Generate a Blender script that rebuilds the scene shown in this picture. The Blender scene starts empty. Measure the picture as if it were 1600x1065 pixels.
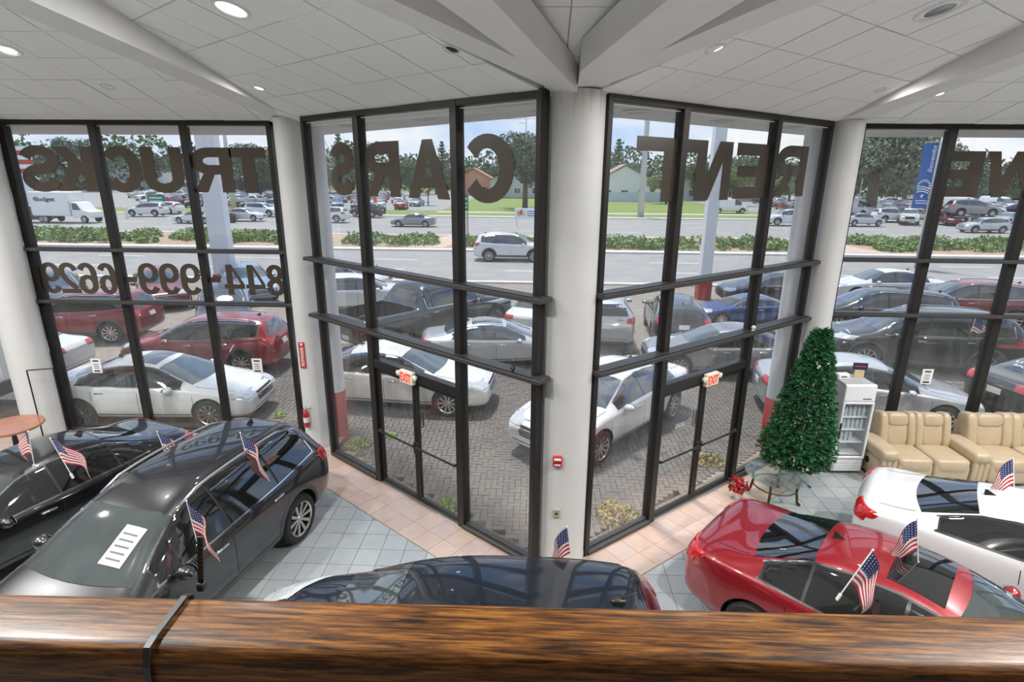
import bpy, bmesh, math, random
from math import sin, cos, pi, radians, sqrt, atan2
from mathutils import Vector, Matrix
from mathutils.bvhtree import BVHTree
from mathutils.geometry import delaunay_2d_cdt
random.seed(11)
SC = bpy.context.scene
COL = SC.collection
H = 5.1                      # eye height above the showroom floor

# ---------------------------------------------------------------- camera, sky, sun, exposure
_R = Vector((0.9992315911, 0.0384120117, 0.0077938885))
_U = Vector((-0.0183771819, 0.2835139921, 0.9587919980))
_F = Vector((-0.0346194530, 0.9581984834, -0.2840020419))
cam = bpy.data.cameras.new('camera'); camo = bpy.data.objects.new('camera', cam); COL.objects.link(camo)
camo.matrix_world = Matrix(((_R.x, _U.x, -_F.x, 0), (_R.y, _U.y, -_F.y, 0), (_R.z, _U.z, -_F.z, H), (0, 0, 0, 1)))
cam.sensor_width = 36; cam.lens = 873.96 / 1600 * 36; cam.clip_start = .05; cam.clip_end = 2000
SC.camera = camo
SC.view_settings.view_transform = 'Standard'; SC.view_settings.look = 'None'
SC.view_settings.gamma = 1; SC.view_settings.use_curve_mapping = False
SC.view_settings.exposure = 0.9
SKY_STRENGTH = 0.62
SUN_STRENGTH = 2.2
LAMP = 2.0

w = bpy.data.worlds.new('sky'); SC.world = w; w.use_nodes = True
nt = w.node_tree; nt.nodes.clear()
N = lambda t, **k: (lambda n: [setattr(n, a, b) for a, b in k.items()] and n or n)(nt.nodes.new(t))
tc = N('ShaderNodeTexCoord'); sep = N('ShaderNodeSeparateXYZ')
nt.links.new(tc.outputs['Generated'], sep.inputs[0])
rampn = N('ShaderNodeValToRGB')
rampn.color_ramp.elements[0].position = 0.0; rampn.color_ramp.elements[0].color = (.60, .73, .95, 1)
rampn.color_ramp.elements[1].position = 0.6; rampn.color_ramp.elements[1].color = (.25, .45, .86, 1)
e = rampn.color_ramp.elements.new(.22); e.color = (.34, .54, .93, 1)
nt.links.new(sep.outputs['Z'], rampn.inputs[0])
mp = N('ShaderNodeMapping'); mp.inputs['Scale'].default_value = (1, 1, 2.6)
nt.links.new(tc.outputs['Generated'], mp.inputs[0])
no = N('ShaderNodeTexNoise'); no.inputs['Scale'].default_value = 3.4; no.inputs['Detail'].default_value = 7; no.inputs['Roughness'].default_value = .58
nt.links.new(mp.outputs[0], no.inputs['Vector'])
cr = N('ShaderNodeValToRGB'); cr.color_ramp.elements[0].position = .42; cr.color_ramp.elements[1].position = .62
nt.links.new(no.outputs[0], cr.inputs[0])
mx = N('ShaderNodeMix', data_type='RGBA'); nt.links.new(cr.outputs[0], mx.inputs['Factor'])
nt.links.new(rampn.outputs[0], mx.inputs[6]); mx.inputs[7].default_value = (.93, .94, .97, 1)
bg = N('ShaderNodeBackground'); bg.inputs[1].default_value = SKY_STRENGTH
nt.links.new(mx.outputs[2], bg.inputs[0])
wo = N('ShaderNodeOutputWorld'); nt.links.new(bg.outputs[0], wo.inputs[0])

sun = bpy.data.lights.new('sun', 'SUN'); sun.energy = SUN_STRENGTH; sun.angle = radians(6); sun.color = (1, .95, .86)
suno = bpy.data.objects.new('sun', sun); COL.objects.link(suno)
suno.rotation_euler = (radians(-15), radians(-9), 0)

# ---------------------------------------------------------------- materials
_M = {}
def M(name, col, rough=.5, metal=0., coat=0., var=.06, scale=14., bump=0., bscale=60., spec=.5, emit=None, estr=1., croug=.03, coords='Object'):
    if name in _M: return _M[name]
    m = bpy.data.materials.new(name); m.use_nodes = True; t = m.node_tree
    b = t.nodes['Principled BSDF']
    b.inputs['Roughness'].default_value = rough; b.inputs['Metallic'].default_value = metal
    b.inputs['Coat Weight'].default_value = coat; b.inputs['Coat Roughness'].default_value = croug
    b.inputs['Specular IOR Level'].default_value = spec
    if coat >= 1: b.inputs['Coat IOR'].default_value = 1.6
    c = t.nodes.new('ShaderNodeTexCoord')
    n = t.nodes.new('ShaderNodeTexNoise'); n.inputs['Scale'].default_value = scale; n.inputs['Detail'].default_value = 4
    t.links.new(c.outputs[coords], n.inputs['Vector'])
    x = t.nodes.new('ShaderNodeMix'); x.data_type = 'RGBA'
    lo = [max(0, v * (1 - var * 2)) for v in col[:3]]; hi = [min(1, v * (1 + var * 2)) for v in col[:3]]
    x.inputs[6].default_value = (*lo, 1); x.inputs[7].default_value = (*hi, 1)
    t.links.new(n.outputs[0], x.inputs['Factor']); t.links.new(x.outputs[2], b.inputs['Base Color'])
    if bump:
        n2 = t.nodes.new('ShaderNodeTexNoise'); n2.inputs['Scale'].default_value = bscale; n2.inputs['Detail'].default_value = 3
        t.links.new(c.outputs[coords], n2.inputs['Vector'])
        bp = t.nodes.new('ShaderNodeBump'); bp.inputs['Strength'].default_value = bump; bp.inputs['Distance'].default_value = .02
        t.links.new(n2.outputs[0], bp.inputs['Height']); t.links.new(bp.outputs[0], b.inputs['Normal'])
    if emit:
        b.inputs['Emission Color'].default_value = (*emit, 1); b.inputs['Emission Strength'].default_value = estr
    _M[name] = m; return m

def glass_mat(name, tint=(.97, .98, .975), ior=1.5, refl=1.0, haze=0.02):
    m = bpy.data.materials.new(name); m.use_nodes = True; t = m.node_tree; t.nodes.clear()
    o = t.nodes.new('ShaderNodeOutputMaterial'); tr = t.nodes.new('ShaderNodeBsdfTransparent'); tr.inputs[0].default_value = (*tint, 1)
    g = t.nodes.new('ShaderNodeBsdfGlossy'); g.inputs['Roughness'].default_value = 0.0; g.inputs[0].default_value = (refl, refl, refl, 1)
    lw = t.nodes.new('ShaderNodeLayerWeight'); lw.inputs[0].default_value = .5
    pw = t.nodes.new('ShaderNodeMath'); pw.operation = 'POWER'; pw.inputs[1].default_value = 5; t.links.new(lw.outputs['Facing'], pw.inputs[0])
    f = t.nodes.new('ShaderNodeMapRange'); f.inputs[3].default_value = .035; f.inputs[4].default_value = 1.0; t.links.new(pw.outputs[0], f.inputs[0])
    mxs = t.nodes.new('ShaderNodeMixShader')
    d = t.nodes.new('ShaderNodeBsdfDiffuse'); d.inputs[0].default_value = (.8, .82, .85, 1)
    nz = t.nodes.new('ShaderNodeTexNoise'); nz.inputs['Scale'].default_value = 1.3; nz.inputs['Detail'].default_value = 6
    c = t.nodes.new('ShaderNodeTexCoord'); mpp = t.nodes.new('ShaderNodeMapping'); mpp.inputs['Scale'].default_value = (7, 7, 1)
    t.links.new(c.outputs['Object'], mpp.inputs[0]); t.links.new(mpp.outputs[0], nz.inputs['Vector'])
    mr = t.nodes.new('ShaderNodeMapRange'); mr.inputs[1].default_value = .35; mr.inputs[2].default_value = .75; mr.inputs[3].default_value = haze * .5; mr.inputs[4].default_value = haze * 2
    t.links.new(nz.outputs[0], mr.inputs[0])
    m2 = t.nodes.new('ShaderNodeMixShader'); t.links.new(mr.outputs[0], m2.inputs[0]); t.links.new(tr.outputs[0], m2.inputs[1]); t.links.new(d.outputs[0], m2.inputs[2])
    t.links.new(f.outputs[0], mxs.inputs[0]); t.links.new(m2.outputs[0], mxs.inputs[1]); t.links.new(g.outputs[0], mxs.inputs[2])
    t.links.new(mxs.outputs[0], o.inputs[0]); _M[name] = m; return m

# ---------------------------------------------------------------- mesh helpers
class MB:
    def __init__(s): s.v = []; s.f = []; s.m = []
    def add(s, vs, fs, mi=0):
        o = len(s.v); s.v += [tuple(v) for v in vs]; s.f += [tuple(i + o for i in f) for f in fs]; s.m += [mi] * len(fs); return s
    def box(s, x0, x1, y0, y1, z0, z1, mi=0, T=None):
        vs = [(x, y, z) for x in (x0, x1) for y in (y0, y1) for z in (z0, z1)]
        if T: vs = [T @ Vector(v) for v in vs]
        return s.add(vs, [(0, 1, 3, 2), (4, 6, 7, 5), (0, 4, 5, 1), (2, 3, 7, 6), (0, 2, 6, 4), (1, 5, 7, 3)], mi)
    def bbox(s, x0, x1, y0, y1, z0, z1, r=.01, mi=0, T=None):
        # box with chamfered edges
        r = min(r, (x1-x0)*.45, (y1-y0)*.45, (z1-z0)*.45)
        vs = []; idx = {}
        for ix, x in enumerate((x0, x1)):
            for iy, y in enumerate((y0, y1)):
                for iz, z in enumerate((z0, z1)):
                    sx, sy, sz = 1-2*ix, 1-2*iy, 1-2*iz
                    for a, p in (('x', (x, y+sy*r, z+sz*r)), ('y', (x+sx*r, y, z+sz*r)), ('z', (x+sx*r, y+sy*r, z))):
                        idx[(ix, iy, iz, a)] = len(vs); vs.append(p)
        g = lambda a, b, c, d: idx[(a, b, c, d)]
        F = []
        for i in (0, 1):
            F.append([g(i, 0, 0, 'x'), g(i, 1, 0, 'x'), g(i, 1, 1, 'x'), g(i, 0, 1, 'x')])
            F.append([g(0, i, 0, 'y'), g(1, i, 0, 'y'), g(1, i, 1, 'y'), g(0, i, 1, 'y')])
            F.append([g(0, 0, i, 'z'), g(1, 0, i, 'z'), g(1, 1, i, 'z'), g(0, 1, i, 'z')])
            for j in (0, 1):
                F.append([g(i, j, 0, 'x'), g(i, j, 1, 'x'), g(i, j, 1, 'y'), g(i, j, 0, 'y')])
                F.append([g(i, 0, j, 'x'), g(i, 1, j, 'x'), g(i, 1, j, 'z'), g(i, 0, j, 'z')])
                F.append([g(0, i, j, 'y'), g(1, i, j, 'y'), g(1, i, j, 'z'), g(0, i, j, 'z')])
                for k in (0, 1): F.append([g(i, j, k, 'x'), g(i, j, k, 'y'), g(i, j, k, 'z')])
        c = Vector(((x0+x1)/2, (y0+y1)/2, (z0+z1)/2))
        for f in F:
            p = [Vector(vs[q]) for q in f]; n = (p[1]-p[0]).cross(p[2]-p[0])
            if n.dot(sum(p, Vector())/len(p)-c) < 0: f.reverse()
        if T: vs = [T @ Vector(v) for v in vs]
        return s.add(vs, F, mi)
    def prism(s, poly, z0, z1, mi=0, T=None):
        # poly: plan points CCW; z0/z1 numbers or functions of (x,y)
        f0 = z0 if callable(z0) else (lambda x, y: z0); f1 = z1 if callable(z1) else (lambda x, y: z1)
        n = len(poly)
        vs = [(x, y, f0(x, y)) for x, y in poly] + [(x, y, f1(x, y)) for x, y in poly]
        if T: vs = [T @ Vector(v) for v in vs]
        return s.add(vs, [tuple(range(n-1, -1, -1)), tuple(range(n, 2*n))] + [(i, (i+1) % n, n+(i+1) % n, n+i) for i in range(n)], mi)
    def tube(s, path, r, n=8, mi=0, cap=True):
        path = [Vector(p) for p in path]; rs = r if isinstance(r, (list, tuple)) else [r]*len(path)
        rings = []; up = None
        for i, p in enumerate(path):
            d = (path[min(i+1, len(path)-1)]-path[max(i-1, 0)]).normalized()
            if up is None: up = Vector((0, 0, 1)) if abs(d.z) < .9 else Vector((1, 0, 0))
            a = d.cross(up).normalized(); b = a.cross(d).normalized(); up = b
            rings.append([p + (a*cos(2*pi*k/n)+b*sin(2*pi*k/n))*rs[i] for k in range(n)])
        vs = [v for R in rings for v in R]; fs = []
        for i in range(len(path)-1):
            for k in range(n): fs.append((i*n+k, i*n+(k+1) % n, (i+1)*n+(k+1) % n, (i+1)*n+k))
        if cap: fs += [tuple(range(n-1, -1, -1)), tuple((len(path)-1)*n+k for k in range(n))]
        return s.add(vs, fs, mi)
    def lathe(s, prof, n=24, mi=0, T=None, a0=0., a1=2*pi):
        full = abs(a1-a0-2*pi) < 1e-6; m = n if full else n+1
        vs = [(r*cos(a0+(a1-a0)*k/n), r*sin(a0+(a1-a0)*k/n), z) for r, z in prof for k in range(m)]
        fs = []
        for i in range(len(prof)-1):
            for k in range(n):
                k2 = (k+1) % m; fs.append((i*m+k, i*m+k2, (i+1)*m+k2, (i+1)*m+k))
        if T: vs = [T @ Vector(v) for v in vs]
        return s.add(vs, fs, mi)
    def ball(s, c, rx, ry, rz, n=10, mi=0, T=None):
        vs = []; fs = []; mrow = n//2+1
        for i in range(mrow):
            th = pi*i/(mrow-1)
            for k in range(n): vs.append(Vector((c[0]+rx*sin(th)*cos(2*pi*k/n), c[1]+ry*sin(th)*sin(2*pi*k/n), c[2]+rz*cos(th))))
        for i in range(mrow-1):
            for k in range(n): fs.append((i*n+k, (i+1)*n+k, (i+1)*n+(k+1) % n, i*n+(k+1) % n))
        if T: vs = [T @ v for v in vs]
        return s.add(vs, fs, mi)
    def mesh(s, name, mats, smooth=False, ang=None):
        me = bpy.data.meshes.new(name); me.from_pydata(s.v, [], s.f)
        for m in (mats if isinstance(mats, (list, tuple)) else [mats]): me.materials.append(m)
        if any(s.m): me.polygons.foreach_set('material_index', s.m)
        if smooth or ang is not None:
            me.polygons.foreach_set('use_smooth', [True]*len(s.f))
            if ang is not None: me.set_sharp_from_angle(angle=radians(ang))
        me.update(); return me
    def build(s, name, mats, parent=None, smooth=False, ang=None, **k):
        return put(name, s.mesh(name, mats, smooth, ang), parent, **k)

def tag(o, label=None, cat=None, group=None, kind=None):
    if label: o['label'] = label
    if cat: o['category'] = cat
    if group: o['group'] = group
    if kind: o['kind'] = kind
    return o
def put(name, me, parent=None, loc=None, rot=None, **k):
    o = bpy.data.objects.new(name, me); COL.objects.link(o)
    if parent: o.parent = parent
    if loc is not None: o.location = loc
    if rot is not None: o.rotation_euler = rot
    return tag(o, **k)
def empty(name, loc=(0, 0, 0), rz=0, **k):
    o = bpy.data.objects.new(name, None); COL.objects.link(o); o.empty_display_size = .1
    o.location = loc; o.rotation_euler = (0, 0, rz); return tag(o, **k)
def kids(o): return [c for c in ALLKIDS.get(o.name, [])] if False else list(o.children)
def copy_tree(o, parent=None):
    c = o.copy(); COL.objects.link(c)
    if parent: c.parent = parent
    for ch in list(o.children): copy_tree(ch, c)
    return c
def text_mesh(body, name, mat, bold=.012, depth=.003):
    cu = bpy.data.curves.new(name, 'FONT'); cu.body = body; cu.size = 1; cu.offset = bold; cu.extrude = depth; cu.resolution_u = 4
    cu.align_x = 'LEFT'
    o = bpy.data.objects.new(name, cu); COL.objects.link(o)
    dg = bpy.context.evaluated_depsgraph_get(); me = bpy.data.meshes.new_from_object(o.evaluated_get(dg))
    bpy.data.objects.remove(o); bpy.data.curves.remove(cu)
    me.name = name; me.materials.clear(); me.materials.append(mat); return me
def text_fit(body, name, mat, w, h, parent, T, bold=.012, depth=.003, **k):
    # text stretched into w x h; local x right, y up; placed by T
    me = text_mesh(body, name, mat, bold, depth)
    xs = [v.co.x for v in me.vertices]; ys = [v.co.y for v in me.vertices]
    x0, x1, y0, y1 = min(xs), max(xs), min(ys), max(ys)
    for v in me.vertices:
        v.co = T @ Vector(((v.co.x-x0)/(x1-x0)*w, (v.co.y-y0)/max(1e-6, y1-y0)*h, v.co.z))
    return put(name, me, parent, **k)
def clip(poly, a, b, c):
    # keep a*x+b*y<=c
    out = []
    for i in range(len(poly)):
        p, q = poly[i], poly[(i+1) % len(poly)]
        dp, dq = a*p[0]+b*p[1]-c, a*q[0]+b*q[1]-c
        if dp <= 0: out.append(p)
        if dp*dq < 0:
            t = dp/(dp-dq); out.append((p[0]+(q[0]-p[0])*t, p[1]+(q[1]-p[1])*t))
    return out
def clip_convex(poly, conv):
    for i in range(len(conv)):
        (x0, y0), (x1, y1) = conv[i], conv[(i+1) % len(conv)]
        a, b = (y1-y0), -(x1-x0)
        poly = clip(poly, a, b, a*x0+b*y0)
        if len(poly) < 3: return []
    return poly
def area(p): return abs(sum(p[i][0]*p[(i+1) % len(p)][1]-p[(i+1) % len(p)][0]*p[i][1] for i in range(len(p))))/2
# ---------------------------------------------------------------- the room shell
CEIL = 5.97; UP = 3.74; LO = 2.75; G0 = -.12
white = M('white_paint', (.60, .60, .59), .45, var=.03, scale=3)
beamw = M('beam_paint', (.74, .735, .72), .5, var=.03, scale=3)
frame = M('dark_bronze_frame', (.028, .026, .025), .38, .4, var=.15, scale=30)
ledge = M('dark_ledge', (.05, .047, .045), .45, .2, var=.2, scale=25)
glass = glass_mat('window_glass')
wallp = M('beige_wall', (.24, .225, .20), .6, var=.05, scale=4)

class Wall:
    def __init__(s, A, u, L):
        s.A = Vector((A[0], A[1], 0)); s.u = Vector((u[0], u[1], 0)).normalized(); s.L = L
        s.n = Vector((0, 0, 1)).cross(s.u) * 1.0
        s.T = Matrix(((s.u.x, s.n.x, 0, s.A.x), (s.u.y, s.n.y, 0, s.A.y), (0, 0, 1, 0), (0, 0, 0, 1)))
    def p(s, a, d, z): return s.T @ Vector((a, d, z))
WDL = Wall((.0752, 6.426), (-.786, .618), 4.85)
WDR = Wall((.7945 + .786*5.12, 6.678 + .618*5.12), (-.786, -.618), 5.12)
WFL = Wall((-4.5, 10.2), (-1, 0), 12)
WFR = Wall((17.5, 10.2), (-1, 0), 12.05)
assert WDL.n.y < 0 and WFR.n.y < 0

def window(name, W, s0, s1, mull, skip=None, base=.0):
    """storefront bay: mull = mullion intervals between s0..s1; skip = (cell index) that holds a door below LO"""
    r = empty(name, W.p((s0+s1)/2, 0, 0), kind='structure'); r.rotation_euler.z = 0
    inv = Matrix.Translation(-r.location); T = inv @ W.T
    ms = [(s0, s0+.08)] + mull + [(s1-.08, s1)]
    for a, b in ms:
        mb = MB(); mb.bbox(a, b, -.13, .015, 0, CEIL, .006, T=T); mb.build('mullion', frame, r)
    mb = MB(); mb.bbox(s0, s1, -.12, .01, CEIL-.075, CEIL+.02, .006, T=T); mb.build('header', frame, r)
    for z in (LO, UP):
        mb = MB(); mb.bbox(s0-.12, s1+.12 if name in ('window_2',) else s1+.02, -.12, .13, z-.06, z, .008, T=T); mb.build('transom_ledge', ledge, r)
        mb = MB(); mb.box(s0, s1, .085, .1, z, z+.012, T=T); mb.build('ledge_lip', frame, r)
    for i in range(len(ms)-1):
        a, b = ms[i][1], ms[i+1][0]
        z0 = .1
        if skip == i:
            mb = MB(); mb.bbox(a, b, -.12, .005, 2.1, 2.24, .006, T=T); mb.build('door_header', frame, r); z0 = 2.24
        else:
            mb = MB(); mb.bbox(a-.03, b+.03, -.12, .03, 0, .07, .008, T=T); mb.bbox(a, b, -.11, -.03, .07, .1, .004, T=T); mb.build('sill', ledge, r)
        for za, zb in ((z0, LO-.06), (LO, UP-.06), (UP, CEIL-.07)):
            mb = MB(); mb.box(a-.01, b+.01, -.074, -.066, za, zb, T=T); mb.build('pane', glass, r)
        mb = MB(); mb.box(a, b, -.075, -.05, CEIL-.10, CEIL-.088, T=T); mb.build('blind_rail', M('cream_trim', (.8, .77, .62), .5), r)
    return r
win1 = window('window_1', WFL, .10, 11.5, [(1.61, 1.73), (3.24, 3.37), (4.88, 5.02), (5.65, 5.8), (7.2, 7.35), (8.8, 8.95)])
win2 = window('window_2', WDL, 0, 4.87, [(1.31, 1.43), (3.33, 3.46)], skip=1)
win3 = window('window_3', WDR, 0, 5.12, [(5.12-3.58, 5.12-3.46), (5.12-1.44, 5.12-1.32)], skip=1)
win4 = window('window_4', WFR, .0, 12.05, [(17.5-15.1, 17.5-14.95), (17.5-13.4, 17.5-13.25), (17.5-11.75, 17.5-11.6), (17.5-10.15, 17.5-10.0), (17.5-8.55, 17.5-8.40), (17.5-7.04, 17.5-6.90)])

# vinyl lettering stuck on the glass, mirrored from in here
vinyl = M('brown_vinyl', (.062, .050, .040), .22, coat=.4, var=.08, scale=6)
def glyph(ch, w, h, t):
    """heavy block letters: boxes, slanted strokes and arcs, t = stem width"""
    b = t*.72; P = []
    R = lambda x0, y0, x1, y1: P.append([(x0, y0), (x1, y0), (x1, y1), (x0, y1)])
    def rib(path, tw):
        L, Q = [], []
        for i, p in enumerate(path):
            a, c = path[max(i-1, 0)], path[min(i+1, len(path)-1)]; dx, dy = c[0]-a[0], c[1]-a[1]; l = math.hypot(dx, dy); nx, ny = -dy/l, dx/l
            wd = math.hypot(nx*t, ny*b)/2 if tw is None else tw/2
            L.append((p[0]+nx*wd, p[1]+ny*wd)); Q.append((p[0]-nx*wd, p[1]-ny*wd))
        for i in range(len(path)-1): P.append([Q[i], Q[i+1], L[i+1], L[i]])
    arc = lambda cx, cy, rx, ry, a0, a1, n=14: [(cx+rx*cos(radians(a0+(a1-a0)*i/n)), cy+ry*sin(radians(a0+(a1-a0)*i/n))) for i in range(n+1)]
    T2, B2 = t/2, b/2
    if ch == 'T': R(0, h-b, w, h); R(w/2-T2, 0, w/2+T2, h-b)
    elif ch == 'E': R(0, 0, t, h); R(t, 0, w, b); R(t, h-b, w, h); R(t, h/2-b*.45, w*.93, h/2+b*.45)
    elif ch == 'N': R(0, 0, t*.9, h); R(w-t*.9, 0, w, h); P.append([(t*.30, h), (w-t*1.35, 0), (w-t*.30, 0), (t*1.35, h)])
    elif ch == 'W':
        q = t*.80
        for x0, x1 in ((0, w*.25), (w*.5, w*.25), (w*.5, w*.75), (w, w*.75)):
            xa, xb = (min(max(x0, q/2), w-q/2), x1); P.append([(xb-q/2, 0), (xb+q/2, 0), (xa+q/2, h), (xa-q/2, h)])
    elif ch == 'A': P += [[(0, 0), (t, 0), (w/2+t*.42, h), (w/2-t*.42, h)], [(w-t, 0), (w, 0), (w/2+t*.42, h), (w/2-t*.42, h)]]; R(w*.22, h*.18, w*.78, h*.18+b*.85)
    elif ch == 'K': R(0, 0, t, h); P += [[(t, h*.34), (t, h*.66), (w*.74, h), (w, h)] if False else [(t*.9, h*.30), (w, h), (w-t*1.25, h), (t*.9, h*.62)], [(w*.36, h*.50), (w-t*1.2, 0), (w, 0), (w*.58, h*.70)]]
    elif ch == 'U': ry = h*.34; rib([(T2, h)]+arc(w/2, ry+0, w/2-T2, ry-B2, 180, 360)+[(w-T2, h)], None)
    elif ch == 'C': rib(arc(w/2, h/2, w/2-T2, h/2-B2, 36, 324, 26), None)
    elif ch == 'S':
        ry = (h-b)/4; rib(arc(w/2, h-B2-ry, w/2-T2, ry, 12, 270, 20)[:-1]+arc(w/2, B2+ry, w/2-T2, ry, 90, -168, 20), None)
    elif ch == 'R':
        R(0, 0, t, h); ry = h*.30-B2; rib([(T2, h-B2)]+arc(w*.55, h-B2-ry, w*.45-T2, ry, 90, -90)+[(T2, h-B2-2*ry)], None); P.append([(w*.42, h*.46), (w*.42+t*.9, h*.46), (w, 0), (w-t*1.08, 0)])
    elif ch == '8': rib(arc(w/2, h*.735, w*.46-T2, h*.265-B2, 0, 360, 22), None); rib(arc(w/2, h*.275, w/2-T2, h*.275-B2, 0, 360, 22), None)
    elif ch in '69':
        q = arc(w/2, h*.31, w/2-T2, h*.31-B2, 0, 360, 22); s_ = [(T2, h*.31), (T2, h*.55)]+arc(w/2, h*.66, w/2-T2, h*.34-B2, 180, 25)
        if ch == '9': q = [(w-x, h-y) for x, y in q]; s_ = [(w-x, h-y) for x, y in s_]
        rib(q, None); rib(s_, None)
    elif ch == '2':
        rib(arc(w/2, h*.70, w/2-T2, h*.30-B2, 170, -20)+[(w*.62, h*.40), (T2*1.1, b)], None); R(0, 0, w, b)
    elif ch == '4': R(w*.56, 0, w*.56+t, h); R(0, h*.20, w, h*.20+b); P.append([(0, h*.20+b), (t*.62, h*.20+b), (w*.62, h*.93), (w*.56, h)])
    else: R(0, 0, w, h)
    return P
def letters(win, W, items, name='letter', d=-.0655, bold=.24):
    for ch, s0, s1, z0, z1 in items:
        T = Matrix.Translation(-win.location) @ W.T @ Matrix(((1, 0, 0, s0), (0, 0, -1, d+.009), (0, 1, 0, z0), (0, 0, 0, 1)))
        mb = MB()
        for k, q in enumerate(glyph(ch, s1-s0, z1-z0, bold)):
            m = len(q); z = k*.0003; mb.add([T @ Vector((x, y, -z)) for x, y in q]+[T @ Vector((x, y, -.0025+z*.5)) for x, y in q], [tuple(range(m)), tuple(range(2*m-1, m-1, -1))])
        mb.build(name, vinyl, win)
f = lambda lst: [(c, -4.5-b, -4.5-a, z0, z1) for c, a, b, z0, z1 in lst]
letters(win1, WFL, f([('S', -9.30, -8.57, 4.74, 5.55), ('K', -8.67, -7.92, 4.76, 5.53), ('C', -7.80, -7.06, 4.74, 5.55), ('U', -7.04, -6.29, 4.74, 5.53), ('R', -6.14, -5.39, 4.76, 5.53), ('T', -5.42, -4.77, 4.76, 5.53)]), bold=.23)
letters(win1, WFL, f([('9', -9.39, -9.01, 2.85, 3.45), ('2', -9.03, -8.65, 2.86, 3.45), ('6', -8.67, -8.29, 2.85, 3.45), ('6', -8.27, -7.92, 2.85, 3.45), ('-', -7.77, -7.53, 3.09, 3.19), ('9', -7.48, -7.08, 2.86, 3.46), ('9', -7.07, -6.68, 2.86, 3.46), ('9', -6.66, -6.27, 2.86, 3.46), ('-', -6.16, -5.90, 3.11, 3.21), ('4', -5.83, -5.44, 2.88, 3.45), ('4', -5.42, -5.04, 2.88, 3.45), ('8', -5.02, -4.66, 2.87, 3.46)]), 'digit', bold=.115)
letters(win2, WDL, [('S', 3.574, 4.207, 4.78, 5.56), ('R', 2.507, 3.288, 4.79, 5.54), ('A', 1.511, 2.342, 4.79, 5.54), ('C', .436, 1.292, 4.77, 5.57)], bold=.23)
letters(win3, WDR, [(c, 5.12-b, 5.12-a, z0, z1) for c, a, b, z0, z1 in [('T', .568, 1.80, 4.79, 5.56), ('N', 1.74, 2.52, 4.79, 5.56), ('E', 2.62, 3.42, 4.80, 5.56), ('R', 3.66, 4.56, 4.81, 5.57)]], bold=.23)
letters(win4, WFR, [(c, 17.5-b, 17.5-a, z0, z1) for c, a, b, z0, z1 in [('E', 7.03, 7.62, 4.80, 5.55), ('W', 7.68, 8.75, 4.80, 5.55)]], bold=.23)

# doors
steel = M('brushed_steel', (.5, .5, .5), .3, .9)
blackm = M('black_plastic', (.02, .02, .021), .45)
def door(name, W, a, b, hinge_label):
    r = empty(name, W.p((a+b)/2, 0, 0), kind='structure'); T = Matrix.Translation(-r.location) @ W.T
    mid = (a+b)/2
    for s0, s1, inner in ((a+.01, mid-.004, mid), (mid+.004, b-.01, mid)):
        mb = MB(); st = .055
        for q0, q1 in ((s0, s0+st), (s1-st, s1)): mb.bbox(q0, q1, -.09, -.035, .02, 2.09, .004, T=T)
        mb.bbox(s0+st, s1-st, -.09, -.035, .02, .10, .004, T=T); mb.bbox(s0+st, s1-st, -.09, -.035, 2.03, 2.09, .004, T=T)
        lf = mb.build('door_leaf', frame, r)
        mb = MB(); mb.box(s0+st-.008, s1-st+.008, -.067, -.06, .095, 2.035, T=T); mb.build('pane', glass, lf)
        mb = MB(); mb.tube([T @ Vector((s0+.03, .02, 1.0)), T @ Vector((s1-.03, .02, 1.0))], .017, 8)
        for q in (s0+.03, s1-.03): mb.tube([T @ Vector((q, -.036, 1.0)), T @ Vector((q, .02, 1.0))], .02, 6)
        mb.build('push_bar', M('dark_metal', (.06, .058, .055), .35, .7), lf)
        q = s1-.03 if s0 < mid-.1 else s0+.03
        mb = MB(); mb.bbox(q-.03, q+.03, -.034, -.012, .86, 1.06, .006, T=T); mb.build('lock_plate', blackm, lf)
        mb = MB(); mb.tube([T @ Vector((q, -.09, 1.30)), T @ Vector((q, -.16, 1.30)), T @ Vector((q, -.16, 1.55)), T @ Vector((q, -.09, 1.55))], .014, 6); mb.build('pull_handle', M('dark_metal', (.06, .058, .055), .35, .7), lf)
    mb = MB(); mb.bbox(a, b, -.12, .02, 0, .018, .004, T=T); mb.build('threshold', M('aluminium_sill', (.36, .36, .35), .4, .8), r)
    return r
door1 = door('door_1', WDL, 1.43, 3.33, '')
door2 = door('door_2', WDR, 5.12-3.46, 5.12-1.44, '')

# columns
def column(x, y, r, z1, label, flat=False, stain=None):
    mb = MB(); mb.lathe([(r*1.02, 0), (r*1.02, .08), (r, .1), (r, z1*.5), (r, z1)], 40)
    o = mb.build('column', stain or white, smooth=True, ang=40, kind='structure'); o.location = (x, y, 0); return o
cm = white.copy(); cm.name = 'stained_column_paint'; t = cm.node_tree; b = t.nodes['Principled BSDF']
# brown water stains running down from the beam joint
tcn = t.nodes.new('ShaderNodeTexCoord'); sp = t.nodes.new('ShaderNodeSeparateXYZ'); t.links.new(tcn.outputs['Object'], sp.inputs[0])
mpn = t.nodes.new('ShaderNodeMapping'); mpn.inputs['Scale'].default_value = (16, 16, 1.2); t.links.new(tcn.outputs['Object'], mpn.inputs[0])
nz = t.nodes.new('ShaderNodeTexNoise'); nz.inputs['Scale'].default_value = 1.0; nz.inputs['Detail'].default_value = 4; t.links.new(mpn.outputs[0], nz.inputs['Vector'])
mr = t.nodes.new('ShaderNodeMapRange'); mr.inputs[1].default_value = 4.9; mr.inputs[2].default_value = 6.05; t.links.new(sp.outputs['Z'], mr.inputs[0])
mm = t.nodes.new('ShaderNodeMath'); mm.operation = 'MULTIPLY'; t.links.new(nz.outputs[0], mm.inputs[0]); t.links.new(mr.outputs[0], mm.inputs[1])
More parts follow.
